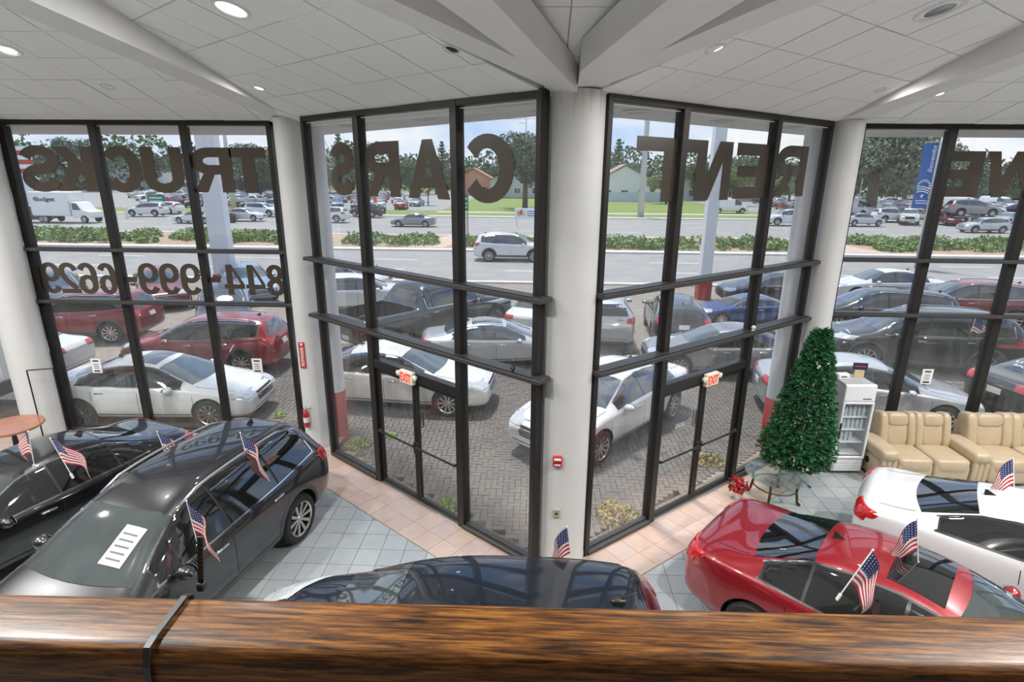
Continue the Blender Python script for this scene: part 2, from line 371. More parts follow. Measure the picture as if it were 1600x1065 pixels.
rr = t.nodes.new('ShaderNodeMapRange'); rr.inputs[1].default_value = .44; rr.inputs[2].default_value = .78; t.links.new(mm.outputs[0], rr.inputs[0])
mxn = t.nodes.new('ShaderNodeMix'); mxn.data_type = 'RGBA'; t.links.new(rr.outputs[0], mxn.inputs['Factor'])
old = b.inputs['Base Color'].links[0].from_socket; t.links.new(old, mxn.inputs[6]); mxn.inputs[7].default_value = (.42, .33, .2, 1)
t.links.new(mxn.outputs[2], b.inputs['Base Color'])
column(.435, 6.79, .355, CEIL+.02, '', stain=cm)
column(-4.14, 9.86, .235, CEIL+.02, '')
column(5.10, 9.92, .235, CEIL+.02, '')
column(-9.75, 9.95, .33, CEIL+.1, '')
redp = M('red_paint', (.42, .035, .035), .5, var=.1)
for x, y in ((-3.92, 10.32), (4.85, 10.42)):
    mb = MB(); mb.lathe([(.2, G0), (.2, 1.0), (.2, CEIL-.05)], 32); o = mb.build('outer_column', M('grey_white_paint', (.72, .74, .78), .5), smooth=True, kind='structure'); o.location = (x, y, 0)
    mb = MB(); mb.lathe([(.207, G0), (.207, .95), (.2, .96)], 32); mb.build('red_base', redp, o, smooth=True)

# ---------------------------------------------------------------- ceiling: three bays of lay-in tiles and the beams
K1 = .28; K2 = .44
C0 = Vector((.435, 6.77)); nL = Vector((-.618, -.786)); nR = Vector((.618, -.786))
AL = Vector((.0752, 6.426)); AR = Vector((.7945, 6.678))
pFL = lambda x, y: CEIL + K1*(10.2-y)
pDL = lambda x, y: CEIL + K1*((x-AL.x)*nL.x+(y-AL.y)*nL.y)
pDR = lambda x, y: CEIL + K1*((x-AR.x)*nR.x+(y-AR.y)*nR.y)
pC = lambda x, y: CEIL + .06 + K2*(C0.y-y)
CL, CR = Vector((-4.14, 9.9)), Vector((5.08, 9.95))
dLb, dRb = Vector((-.346, -1)), Vector((.346, -1)); dCL, dCR = Vector((-.786, -.618)), Vector((.786, -.618))
XL, XR, YB = -16.5, 17.5, -5.0
XPL = (C0.x+dCL.x*9.87, C0.y+dCL.y*9.87); XPR = (C0.x+dCR.x*9.87, C0.y+dCR.y*9.87)
tb = lambda P, d, y: (P.x+d.x*(P.y-y)/-d.y*1.0*1, y) if False else (P.x + d.x*((y-P.y)/d.y), y)
bays = {'FL': ([(XL, YB), tb(CL, dLb, YB), (CL.x, CL.y), (-4.14, 10.25), (XL, 10.25)], pFL, Vector((1, 0)), Vector((0, -1)), Vector((-6.05, 8.70))),
        'DL': ([(CL.x, CL.y), XPL, (C0.x, C0.y), (-3.60, 9.80)], pDL, Vector((-.786, .618)), nL, Vector((AL.x-.786*1.05+nL.x*.66, AL.y+.618*1.05+nL.y*.66))),
        'DR': ([(CR.x, CR.y), (4.65, 10.0), (C0.x, C0.y), XPR], pDR, Vector((.786, .618)), nR, Vector((AR.x+.786*1.0+nR.x*.66, AR.y+.618*1.0+nR.y*.66))),
        'FR': ([tb(CR, dRb, YB), (XR, YB), (XR, 10.25), (5.08, 10.25), (CR.x, CR.y)], pFL, Vector((1, 0)), Vector((0, -1)), Vector((6.6, 8.70))),
        'C': ([(C0.x, C0.y), XPL, (-10.5, YB), (11.5, YB), XPR], pC, Vector((1, 0)), Vector((0, -1)), Vector((.30, 5.62)))}
def ccw(p): return p if sum(p[i][0]*p[(i+1) % len(p)][1]-p[(i+1) % len(p)][0]*p[i][1] for i in range(len(p))) > 0 else p[::-1]
tile_m = M('ceiling_tile_board', (.88, .88, .875), .9, var=.07, scale=90, bump=.35, bscale=160)
tbar = M('ceiling_tbar', (.62, .61, .58), .5)
ceil = empty('ceiling', (0, 4, CEIL), kind='structure')
Ti = Matrix.Translation((0, -4, -CEIL))
cand = []
for k, (poly, pl, ax, ay, org) in bays.items():
    poly = ccw(poly)
    mb = MB(); mb.prism(poly, lambda x, y: pl(x, y)+.022, lambda x, y: pl(x, y)+.14, T=Ti); mb.build('ceiling_grid', tbar, ceil)
    s = .655
    cx = sum(p[0] for p in poly)/len(poly); cy = sum(p[1] for p in poly)/len(poly)
    for i in range(-26, 27):
        for j in range(-8, 27):
            sy = .635
            g = .007
            q = [org+ax*(i*s+a)+ay*(j*sy+b) for a, b in ((g, g), (s-g, g), (s-g, sy-g), (g, sy-g))]
            q = clip_convex(ccw([(v.x, v.y) for v in q]), poly)
            if len(q) < 3 or area(q) < .012: continue
            c = Vector((sum(p[0] for p in q)/len(q), sum(p[1] for p in q)/len(q), 0)); c.z = pl(c.x, c.y)
            v = c-Vector((0, 0, H)); zc = v.dot(_F)
            vis = zc > .5 and abs(v.dot(_R)/zc) < .98 and v.dot(_U)/zc < .68
            cand.append((not vis, v.length, q, pl, c))
cand.sort(key=lambda t: t[:2])
mbr = MB()
for n, (inv, dist, q, pl, c) in enumerate(cand):
    dz = random.uniform(-.002, .003); tx, ty = random.uniform(-.004, .004), random.uniform(-.004, .004)
    if random.random() < .06: dz -= .006; tx *= 3
    f0 = lambda x, y: pl(x, y)+dz+(x-c.x)*tx+(y-c.y)*ty
    mb = MB() if n < 298 and not inv else mbr
    mb.prism(q, f0, lambda x, y: f0(x, y)+.018, T=Ti)
    if mb is not mbr: mb.build('ceiling_tile', tile_m, ceil)
mbr.build('ceiling_tile_field', tile_m, ceil, kind='stuff')

def ext(a, b, k): return (a[0]+(b[0]-a[0])*k, a[1]+(b[1]-a[1])*k)
bF = lambda x, y: CEIL + .14*(9.9-y)
bL = lambda x, y: CEIL + .03 + .24*((x-AL.x)*nL.x+(y-AL.y)*nL.y)
bR = lambda x, y: CEIL + .03 + .24*((x-AR.x)*nR.x+(y-AR.y)*nR.y)
def beam2(pts, bot, top, lip=.12):
    mb = MB(); mb.prism(ccw(pts), bot, lambda x, y: top(x, y)+lip, T=Ti); return mb.build('beam', beamw, ceil)
mxf = lambda f, g: (lambda x, y: max(f(x, y), g(x, y)))
beam2([(-4.38, 9.72), ext((-4.43, 9.17), (-4.95, 5.64), 4), ext((-4.14, 9.63), (-4.66, 5.56), 3.5), (-3.98, 10.0), (-4.3, 10.1)], bF, mxf(pFL, pDL))
beam2([(4.85, 9.9), ext((4.82, 9.56), (5.15, 6.75), 5), ext((5.26, 9.47), (5.48, 7.14), 6), (5.27, 9.85), (5.1, 10.1)], bF, mxf(pFL, pDR))
k = 3.2
beam2([(.435, 6.95), (.09, 6.75), (.08, 6.40), ext((.08, 6.37), (-1.5, 5.17), k*1.3), ext((-.19, 5.79), (-1.15, 5.06), k*2), (-.19, 5.79), ext((-.19, 5.79), (-.79, 4.94), k*2.3), ext((.27, 6.04), (-.34, 4.79), k*1.6), (.30, 6.10), (.435, 6.38)], bL, mxf(pDL, pDL), .3)
beam2([(.435, 6.95), (.435, 6.38), (.43, 6.0), ext((.43, 6.0), (.98, 4.82), k*1.6), ext((1.14, 5.8), (1.63, 5.04), k*2.3), (1.14, 5.8), ext((1.14, 5.8), (1.91, 5.13), k*2), ext((.79, 6.47), (2.33, 5.32), k*1.3), (.79, 6.47), (.79, 6.75)], bR, mxf(pDR, pDR), .3)

# recessed lamps
can = M('lamp_can', (.75, .75, .73), .35, var=.02)
lens_on = M('lamp_lens_lit', (.9, .9, .88), .4, emit=(1, .97, .92), estr=4.)
lens_off = M('lamp_mirror_reflector', (.6, .6, .6), .12, .9)
def downlight(x, y, pl, r, lit, name, label, power=0, dark=False):
    z = pl(x, y); e = .01
    n = Vector((-(pl(x+e, y)-pl(x-e, y))/(2*e), -(pl(x, y+e)-pl(x, y-e))/(2*e), 1)).normalized()
    q = n.to_track_quat('Z', 'Y'); T = q.to_matrix().to_4x4()
    root = empty(name, (x, y, z), label=label, cat='ceiling light')
    mb = MB(); mb.lathe([(r*1.32, .004), (r*1.32, -.008), (r*1.2, -.014), (r*1.02, -.010), (r, .0), (r*.97, .004)], 28, T=T); mb.build('trim_ring', can, root, smooth=True)
    mb = MB(); mb.lathe([(.0001, .0), (r*.5, .001), (r, .002)], 28, T=T); mb.build('lens' if lit else 'reflector', lens_on if lit else (blackm if dark else lens_off), root, smooth=True)
    if power:
        l = bpy.data.lights.new('lamp_glow', 'AREA'); l.shape = 'DISK'; l.size = r*1.8; l.energy = power*LAMP; l.color = (1, .985, .96)
        lo = bpy.data.objects.new('lamp_glow', l); COL.objects.link(lo); lo.parent = root
        lo.matrix_local = Matrix.Translation(n*-.03) @ T
    return root
for a in [(-2.92, 5.91, pDL, .135, 1, 'large round lit ceiling lamp left of the twin beams', 18),
          (-6.96, 7.86, pFL, .135, 1, 'round lit ceiling lamp at the far left edge of the ceiling', 25),
          (-3.84, 8.30, pDL, .06, 1, 'tiny downlight close beside the left ceiling beam, on its right', 2),
          (-5.11, 9.12, pFL, .06, 1, 'tiny downlight left of the left ceiling beam above the letters', 2),
          (1.70, 5.99, pDR, .075, 1, 'small lit downlight right of the front column', 12),
          (3.78, 6.07, pDR, .16, 0, 'large round ceiling lamp with a mirror reflector, unlit', 0),
          (4.67, 8.44, pDR, .06, 1, 'tiny downlight just left of the right ceiling beam', 2),
          (5.86, 9.06, pFL, .06, 1, 'tiny downlight right of the right ceiling beam', 2)]:
    downlight(a[0], a[1], a[2], a[3], a[4], 'ceiling_downlight', a[5], a[6])
downlight(-.81, 5.87, pDL, .07, 0, 'ceiling_speaker', 'black round ceiling speaker in a white ring left of the front column', dark=True)['category'] = 'speaker'
downlight(-6.44, 8.91, pFL, .075, 0, 'ceiling_detector', 'yellowed round ceiling detector in the left bay', dark=False)['category'] = 'smoke detector'
# unseen fill lamps, added in the ceiling out of frame to brighten the room
for i, (x, y) in enumerate([(-7.5, 3.5), (-3.4, 2.6), (3.6, 2.6), (7.8, 3.6), (9.5, 7.0), (-11, 6.5), (13, 5), (-13, 3)]):
    z = {0: 0}
    pl = pC if abs(x) < 4.5+.0 and y < 2 else (pFL if abs(x) > 6.5 else (pDL if x < 0 else pDR))
    downlight(x, y, (lambda q: (lambda a, b: q(a, b)-.03))(pl), .2, 1, 'ceiling_downlight', 'large round fill lamp added outside the frame, %s' % ['over the black sedan', 'left of the gallery centre', 'right of the gallery centre', 'over the white coupe', 'over the right sofa', 'over the far left table', 'at the right end of the room', 'at the left end of the room'][i], 110)['group'] = 'fill lamps added outside the frame'

# ---------------------------------------------------------------- floor tiles
floor = empty('floor', (0, 5, 0), kind='structure'); Tf = Matrix.Translation((0, -5, 0))
grout = M('floor_grout', (.22, .215, .21), .7)
mb = MB(); mb.box(-16.5, 17.5, -5, 6.2, -.14, -.008, T=Tf); mb.prism([(-16.5, 6.2), (17.5, 6.2), (17.5, 10.2), (5.0, 10.2), (4.82, 9.84), (.8, 6.69), (.435, 6.9), (.07, 6.43), (-3.74, 9.43), (-3.9, 10.2), (-16.5, 10.2)], -.14, -.008, T=Tf); mb.build('floor_bed', grout, floor)
grey = [M('grey_floor_tile_%s' % n, c, .32, coat=.3, croug=.2, var=.06, scale=9, coords='Object') for n, c in (('pale', (.39, .415, .42)), ('mid', (.36, .387, .395)), ('blue', (.34, .372, .39)))]
pink = [M('pink_floor_tile_%s' % n, c, .3, coat=.3, croug=.2, var=.06, scale=9) for n, c in (('pale', (.53, .40, .335)), ('mid', (.50, .36, .30)), ('rose', (.49, .375, .325)))]
def vis_floor(c):
    v = Vector((c[0], c[1], 0))-Vector((0, 0, H)); zc = v.dot(_F)
    return zc > .5 and abs(v.dot(_R)/zc) < .95 and v.dot(_U)/zc > -.50
BAND = .735
dL = lambda x, y: (x-AL.x)*nL.x+(y-AL.y)*nL.y
dR = lambda x, y: (x-AR.x)*nR.x+(y-AR.y)*nR.y
cand = []
greyreg = [(-16.5, -5), (17.5, -5), (17.5, 10.1), (-16.5, 10.1)]
for i in range(-44, 64):
    for j in range(-8, 40):
        x0, y1 = -2.72+i*.327, 7.71-j*.34+.68*4
        if not (-16.5 < x0 < 17.2 and -5 < y1 < 10.2): continue
        q = [(x0+.004, y1-.336), (x0+.323, y1-.336), (x0+.323, y1-.004), (x0+.004, y1-.004)]
        cx = x0+.16
        if cx < .43:
            if -3.9 < cx: q = clip(q, -nL.x, -nL.y, -BAND-(AL.x*nL.x+AL.y*nL.y))
            q = clip(q, 1, 0, .43) if False else q
        else:
            if cx < 4.9: q = clip(q, -nR.x, -nR.y, -BAND-(AR.x*nR.x+AR.y*nR.y))
        if cx > .43 and cx < .9: q = clip(q, -nL.x, -nL.y, -BAND-(AL.x*nL.x+AL.y*nL.y)) if len(q) > 2 else q
        if -.1 < cx <= .43 and len(q) > 2: q = clip(q, -nR.x, -nR.y, -BAND-(AR.x*nR.x+AR.y*nR.y))
        if cx < -3.9: q = clip(q, 0, 1, 9.2)
        if cx > 4.9: q = clip(q, 0, 1, 9.25)
        if len(q) < 3 or area(q) < .003: continue
        c = (sum(p[0] for p in q)/len(q), sum(p[1] for p in q)/len(q))
        cand.append((0 if vis_floor(c) else 1, Vector((c[0], c[1], -H)).length, q, 0))
for A, u, n, L in ((AL, Vector((-.786, .618)), nL, 4.9), (AR, Vector((.786, .618)), nR, 5.1)):
    for i in range(-3, 18):
        for a, b in ((.0, .052), (.056, .384), (.388, .716)):
            s0 = .02+i*.333
            q = [A+u*(s0+e)+n*d for e, d in ((0, a), (.328, a), (.328, b), (0, b))]
            q = ccw([(v.x, v.y) for v in q])
            if A is AL: q = clip(q, 1, .0, .43+.0)
            else: q = clip(q, -1, .0, -.434)
            if len(q) < 3 or area(q) < .002: continue
            c = (sum(p[0] for p in q)/len(q), sum(p[1] for p in q)/len(q))
            cand.append((0 if vis_floor(c) else 1, Vector((c[0], c[1], -H)).length, q, 1))
for sgn, x0, x1, y in ((-1, -16.4, -3.8, 9.22), (1, 4.75, 17.4, 9.27)):
    x = x0
    while x < x1:
        for a in (0, .333, .666):
            cand.append((0 if vis_floor((x, y+a)) else 1, 12, [(x, y+a), (x+.328, y+a), (x+.328, y+a+.328), (x, y+a+.328)], 1))
        x += .333
cand.sort(key=lambda t: t[:2])
cnt = [0, 0]; rest = [MB(), MB()]
for inv, d, q, k in cand:
    cnt[k] += 1
    dz = random.uniform(-.0006, .0006)
    if not inv and cnt[k] <= 298:
        mb = MB(); mb.prism(ccw(q), -.008, dz, T=Tf); mb.build('floor_tile' if k == 0 else 'border_tile', random.choice((grey, pink)[k]), floor)
    else:
        rest[k].prism(ccw(q), -.008, dz, mi=random.randrange(3), T=Tf)
rest[0].build('floor_tile_field', grey, floor, kind='stuff'); rest[1].build('border_tile_field', pink, floor, kind='stuff')

# walls behind the eye and the gallery he stands on
def wall(name, x0, x1, y0, y1, z0=-.1, z1=12):
    mb = MB(); mb.box(x0, x1, y0, y1, z0, z1); return mb.build(name, wallp, kind='structure')
wall('wall_back', -16.7, 17.7, -5.2, -5.0); wall('wall_left', -16.7, -16.5, -5.2, 10.35); wall('wall_right', 17.5, 17.7, -5.2, 10.35)
mb = MB(); mb.box(-16.4, 17.4, -4.9, .62, 2.95, 3.2); mb.build('floor_gallery', wallp, kind='structure')

wood = bpy.data.materials.new('varnished_oak'); wood.use_nodes = True; t = wood.node_tree; b = t.nodes['Principled BSDF']
c = t.nodes.new('ShaderNodeTexCoord'); mp = t.nodes.new('ShaderNodeMapping'); mp.inputs['Scale'].default_value = (5, 85, 85); t.links.new(c.outputs['Object'], mp.inputs[0])
n1 = t.nodes.new('ShaderNodeTexNoise'); n1.inputs['Scale'].default_value = 1.6; n1.inputs['Detail'].default_value = 9; n1.inputs['Roughness'].default_value = .68; n1.inputs['Distortion'].default_value = .35; t.links.new(mp.outputs[0], n1.inputs['Vector'])
r = t.nodes.new('ShaderNodeValToRGB'); e = r.color_ramp.elements; e[0].position = .38; e[0].color = (.014, .005, .001, 1); e[1].position = .64; e[1].color = (.40, .17, .032, 1)
q = r.color_ramp.elements.new(.50); q.color = (.17, .058, .009, 1)
t.links.new(n1.outputs[0], r.inputs[0])
mp2 = t.nodes.new('ShaderNodeMapping'); mp2.inputs['Scale'].default_value = (3, 8, 8); t.links.new(c.outputs['Object'], mp2.inputs[0])
n2 = t.nodes.new('ShaderNodeTexNoise'); n2.inputs['Scale'].default_value = 1.2; n2.inputs['Detail'].default_value = 3; t.links.new(mp2.outputs[0], n2.inputs['Vector'])
mxx = t.nodes.new('ShaderNodeMix'); mxx.data_type = 'RGBA'; mxx.blend_type = 'MULTIPLY'; mxx.inputs['Factor'].default_value = .5
t.links.new(r.outputs[0], mxx.inputs[6]); t.links.new(n2.outputs[0], mxx.inputs[7]); t.links.new(mxx.outputs[2], b.inputs['Base Color'])
b.inputs['Roughness'].default_value = .42; b.inputs['Coat Weight'].default_value = .08; b.inputs['Coat Roughness'].default_value = .2; b.inputs['Specular IOR Level'].default_value = .3
bp = t.nodes.new('ShaderNodeBump'); bp.inputs['Strength'].default_value = .25; bp.inputs['Distance'].default_value = .003; t.links.new(n1.outputs[0], bp.inputs['Height']); t.links.new(bp.outputs[0], b.inputs['Normal'])
RZ = 4.4
rail = empty('gallery_railing', (0, .72, 3.2), label='varnished oak cap rail across the front of the gallery', cat='railing')
Tr = Matrix.Translation((0, -.72, -3.2))
Ry = Matrix.Rotation(radians(.9), 4, 'Z')
for x0, x1 in ((-3.2, -.572), (-.568, 3.2)):
    mb = MB(); pr = [(.667, RZ-.16), (.667, RZ-.028), (.670, RZ-.013), (.680, RZ-.002), (.694, RZ), (.775, RZ), (.785, RZ-.004), (.79, RZ-.014), (.79, RZ-.16)]
    m = 12
    vs = []; fs = []
    for i in range(m+1):
        x = x0+(x1-x0)*i/m
        vs += [Tr @ (Ry @ Vector((x, y, z))) for y, z in pr]
    k = len(pr)
    for i in range(m):
        for j in range(k): fs.append((i*k+j, i*k+(j+1) % k, (i+1)*k+(j+1) % k, (i+1)*k+j))
    fs += [tuple(range(k-1, -1, -1)), tuple(m*k+j for j in range(k))]
    mb.add(vs, fs); mb.build('cap_rail', wood, rail, smooth=True, ang=50)
for i in range(40):
    x = -3.1+i*.155
    mb = MB(); mb.tube([(x, .02, .08), (x, .02, RZ-3.2-.15)], .011, 6); mb.build('baluster', blackm, rail)
mb = MB(); mb.bbox(-3.2, 3.2, .0, .04, .06, .09, .005); mb.build('bottom_rail', blackm, rail)

# cable tie round the rail
tie = empty('cable_tie', (-.57, .73, RZ), label='black ribbed cable tie strapped round the oak rail with its tail sticking up', cat='cable tie')
T0 = Matrix.Translation((.57, -.73, -RZ))
mb = MB()
path = [(-.565, .661, RZ-.17), (-.565, .661, RZ-.02), (-.567, .672, RZ+.004), (-.569, .694, RZ+.006), (-.572, .78, RZ+.006), (-.573, .797, RZ-.005), (-.573, .797, RZ-.17)]
for a, b2 in zip(path, path[1:]):
    a, b2 = T0 @ (Ry @ Vector(a)), T0 @ (Ry @ Vector(b2))
    wv = Vector((.0052, 0, 0)); d = (b2-a).normalized(); nn = d.cross(wv).normalized()*.0016
    mb.add([a-wv-nn, a+wv-nn, a+wv+nn, a-wv+nn, b2-wv-nn, b2+wv-nn, b2+wv+nn, b2-wv+nn], [(0, 1, 2, 3), (7, 6, 5, 4), (0, 4, 5, 1), (1, 5, 6, 2), (2, 6, 7, 3), (3, 7, 4, 0)])
mb.build('strap', blackm, tie)
mb = MB(); base = Vector((-.004, .072, .003)); tip = Vector((.0, .086, .092)); nseg = 22
for i in range(nseg):
    a = base.lerp(tip, i/nseg); b2 = base.lerp(tip, (i+.8)/nseg)
    hw = .0052
    mb.box(a.x-hw, a.x+hw, a.y-.0012-(.0008 if i % 2 else 0), a.y+.0012, a.z, b2.z+.002)
mb.build('tail', blackm, tie)
mb = MB(); mb.bbox(-.010, .004, .064, .078, -.006, .01, .002); mb.build('lock_head', blackm, tie)
# ---------------------------------------------------------------- cars
def lerp_tab(tab, u):
    if u <= tab[0][0]: return tab[0][1]
    for (a, b), (c, d) in zip(tab, tab[1:]):
        if u <= c: return b+(d-b)*(u-a)/(c-a)
    return tab[-1][1]
def paint(name, col, metal=.35, rough=.35):
    return M('paint_'+name, col, rough, metal, 1.0, var=.02, scale=3, croug=.015)
P0 = paint('proto', (.5, .5, .5))
CG = M('car_glass', (.006, .007, .008), .03, 0, 1.0, var=.05, spec=.9)
CGL = M('car_windshield', (.05, .062, .064), .04, 0, 1.0, var=.25, scale=2.2, spec=.9)
TYRE = M('tyre_rubber', (.018, .018, .018), .75, var=.1)
RIM = M('alloy_rim', (.62, .60, .57), .25, .9)
RIMD = M('dark_alloy_rim', (.10, .10, .105), .3, .8)
CHR = M('chrome', (.75, .75, .76), .08, 1.0, var=.01)
TRIM = M('car_black_trim', (.015, .015, .016), .4)
CLAD = M('grey_cladding', (.07, .07, .072), .6)
HL = M('headlamp_lens', (.62, .64, .66), .08, .3, 1.0, var=.2, scale=20)
TL = M('tail_lamp_lens', (.50, .012, .016), .12, 0, 1.0, var=.15, scale=25)
SEAM = M('panel_seam', (.01, .01, .01), .8)
PLATE = M('number_plate', (.72, .72, .70), .5)
SILV = M('silver_trim', (.45, .45, .46), .3, .7)

SEDAN = dict(L=4.7, W=1.84, fo=.92, wb=2.80, r=.33,
    top=[(0, .60), (.06, .70), (.2, .765), (.6, .85), (1.2, .955), (1.65, 1.19), (2.08, 1.375), (2.5, 1.435), (2.9, 1.435), (3.3, 1.375), (3.9, 1.13), (4.12, 1.075), (4.45, 1.05), (4.62, .99), (4.7, .86)],
    bot=[(0, .34), (.06, .24), (.3, .2), (4.4, .2), (4.62, .26), (4.7, .36)],
    wf=[(0, .66), (.06, .80), (.2, .895), (.6, .965), (1.2, .99), (2, 1), (3.3, 1), (4.12, .975), (4.45, .92), (4.62, .85), (4.7, .74)],
    belt=[(0, .56), (.2, .71), (.6, .79), (1.2, .885), (2, .925), (3.3, .965), (4.12, 1.0), (4.45, .98), (4.62, .92), (4.7, .80)],
    wr=[(0, .6), (.2, .66), (.6, .72), (1.2, .80), (1.65, .72), (2.08, .615), (2.9, .61), (3.3, .595), (3.9, .68), (4.12, .74), (4.45, .74), (4.7, .6)],
    crown=[(0, .02), (1.2, .03), (2.08, .055), (3.3, .055), (3.9, .03), (4.7, .02)],
    ws=[(1.27, .76), (2.06, .575)], rw=[(3.30, .55), (3.88, .66)], dlo=(1.45, 3.78), pill=[2.42, 3.28], doors=[1.22, 2.40, 3.42], suv=0, chrome=1, sun=None, rails=0, arch=.375,
    hl=[(.38, .66), (.80, .645), (.80, .74), (.40, .73)], tl=[(.42, .82), (.80, .80), (.80, .965), (.42, .955)], grille=[(-.36, .50), (.36, .50), (.42, .68), (-.42, .68)], plate=(.62, .76), rearview='top')
SUV = dict(L=4.6, W=1.85, fo=.9, wb=2.70, r=.36,
    top=[(0, .70), (.06, .84), (.2, .92), (.6, 1.01), (1.1, 1.10), (1.5, 1.36), (1.9, 1.575), (2.4, 1.665), (3.3, 1.67), (4.0, 1.62), (4.25, 1.55), (4.42, 1.24), (4.52, 1.02), (4.6, .78)],
    bot=[(0, .38), (.06, .28), (.3, .22), (4.3, .24), (4.52, .32), (4.6, .42)],
    wf=[(0, .68), (.06, .82), (.2, .91), (.6, .97), (1.1, .99), (2, 1), (3.3, 1), (4.0, .985), (4.25, .955), (4.42, .92), (4.52, .88), (4.6, .8)],
    belt=[(0, .62), (.2, .84), (.6, .94), (1.1, 1.02), (2, 1.05), (3.3, 1.10), (4.0, 1.15), (4.25, 1.16), (4.42, 1.08), (4.52, .95), (4.6, .72)],
    wr=[(0, .6), (.2, .68), (.6, .74), (1.1, .82), (1.5, .74), (1.9, .64), (2.4, .645), (3.3, .64), (4.0, .615), (4.25, .61), (4.42, .72), (4.6, .68)],
    crown=[(0, .02), (1.1, .03), (1.9, .06), (4.25, .06), (4.6, .02)],
    ws=[(1.17, .77), (1.88, .60)], rw=[(1.17, .60), (1.50, .50)], dlo=(1.32, 4.12), pill=[2.36, 3.26], doors=[1.14, 2.33, 3.38], suv=1, chrome=1, sun=None, rails=1, arch=.41,
    hl=[(.42, .80), (.82, .83), (.80, .93), (.46, .90)], tl=[(.60, .95), (.86, .93), (.86, 1.13), (.60, 1.08)], grille=[(-.40, .60), (.40, .60), (.44, .83), (-.44, .83)], plate=(.80, .93), rearview='rear')
COUPE = dict(SEDAN, L=4.65, top=[(0, .60), (.06, .69), (.2, .76), (.6, .83), (1.25, .93), (1.7, 1.15), (2.15, 1.325), (2.55, 1.375), (2.9, 1.37), (3.3, 1.31), (3.95, 1.09), (4.15, 1.04), (4.45, 1.03), (4.58, .98), (4.65, .85)],
    ws=[(1.32, .76), (2.13, .575)], dlo=(1.5, 3.72), pill=[2.62], doors=[1.22, 2.85])
for k_ in ('wf', 'belt', 'wr', 'crown', 'bot'): COUPE[k_] = [(u if u < 4.5 else u-.05, v) for u, v in SEDAN[k_]]
BIG = dict(SUV, L=5.0, W=1.98, fo=.92, wb=2.95, r=.39, arch=.44)
for k_ in ('top', 'wf', 'belt', 'wr', 'crown', 'bot'):
    BIG[k_] = [(u if u < 2 else u+.4*(u-2)/2.6, v*(1.06 if k_ in ('top', 'belt') and v > .5 else 1)) for u, v in SUV[k_]]
BIG.update(dlo=(1.32, 4.45), pill=[2.46, 3.45], doors=[1.14, 2.43, 3.6], rw=[(1.24, .60), (1.58, .50)], hl=[(.46, .86), (.86, .88), (.84, .99), (.5, .97)], tl=[(.66, .98), (.9, .96), (.9, 1.22), (.66, 1.2)], grille=[(-.46, .62), (.46, .62), (.48, .92), (-.48, .92)])
HATCH = dict(SUV, rails=0, top=[(u, v-.12 if u > 1.2 and v > 1.2 else v-.06) for u, v in SUV['top']], belt=[(u, v-.06) for u, v in SUV['belt']], r=.34, arch=.385)
HATCH.update(bot=[(u, v-.03) for u, v in SUV['bot']], rw=[(1.10, .60), (1.40, .50)])
PICK = dict(SUV, L=5.8, W=2.0, fo=.95, wb=3.7, r=.41, rails=0, arch=.47,
    top=[(0, .85), (.06, .98), (.2, 1.05), (.6, 1.12), (1.35, 1.2), (1.7, 1.48), (2.0, 1.74), (2.4, 1.84), (3.3, 1.85), (3.7, 1.80), (3.95, 1.30), (4.0, 1.22), (4.4, 1.215), (5.6, 1.215), (5.76, 1.2), (5.8, 1.14)],
    bot=[(0, .5), (.06, .4), (.3, .34), (5.5, .36), (5.8, .5)],
    wf=[(0, .72), (.06, .85), (.2, .93), (.6, .985), (1.35, 1), (3.7, 1), (5.6, .985), (5.76, .96), (5.8, .93)],
    belt=[(0, .8), (.2, 1.0), (.6, 1.06), (1.35, 1.13), (2, 1.17), (3.7, 1.2), (4.0, 1.18), (5.6, 1.18), (5.8, 1.08)],
    wr=[(0, .6), (.2, .7), (.6, .78), (1.35, .84), (1.7, .76), (2.0, .68), (3.7, .68), (3.95, .84), (4.0, .88), (5.6, .88), (5.8, .86)],
    crown=[(0, .02), (1.35, .03), (2, .06), (3.7, .06), (4.0, .01), (5.8, .01)],
    ws=[(1.42, .80), (1.98, .64)], rw=[(3.72, .58), (3.93, .66)], dlo=(1.55, 3.72), pill=[2.55, 3.5], doors=[1.38, 2.52, 3.62], rearview='top',
    hl=[(.5, .88), (.9, .88), (.9, 1.04), (.5, 1.02)], tl=[(.70, .84), (.82, .84), (.82, 1.10), (.70, 1.10)], grille=[(-.48, .66), (.48, .66), (.48, 1.0), (-.48, 1.0)], plate=(.55, .67), bed=1)
VAN = dict(SUV, L=5.6, W=2.0, fo=.95, wb=3.4, r=.36, rails=0, arch=.42,
    top=[(0, .9), (.06, 1.0), (.3, 1.1), (.75, 1.22), (1.1, 1.6), (1.5, 2.05), (1.9, 2.2), (3, 2.25), (5.2, 2.25), (5.5, 2.2), (5.6, 1.9)],
    bot=[(0, .4), (.3, .3), (5.4, .3), (5.6, .4)], wf=[(0, .75), (.06, .86), (.3, .94), (.75, .99), (5.2, 1), (5.5, .99), (5.6, .95)],
    belt=[(0, .7), (.3, .98), (.75, 1.12), (1.5, 1.2), (5.5, 1.25), (5.6, 1.2)], wr=[(0, .6), (.3, .74), (.75, .84), (1.1, .82), (1.5, .80), (5.5, .82), (5.6, .8)],
    crown=[(0, .02), (1.5, .05), (5.6, .05)], ws=[(.84, .80), (1.46, .72)], rw=[(1.35, .66), (1.95, .62)], dlo=(1.05, 2.1), pill=[], doors=[.95, 2.2, 3.4],
    hl=[(.5, .82), (.86, .82), (.86, .98), (.5, .96)], tl=[(.8, .8), (.96, .8), (.96, 1.3), (.8, 1.3)], grille=[(-.45, .62), (.45, .62), (.45, .85), (-.45, .85)], plate=(.55, .67))

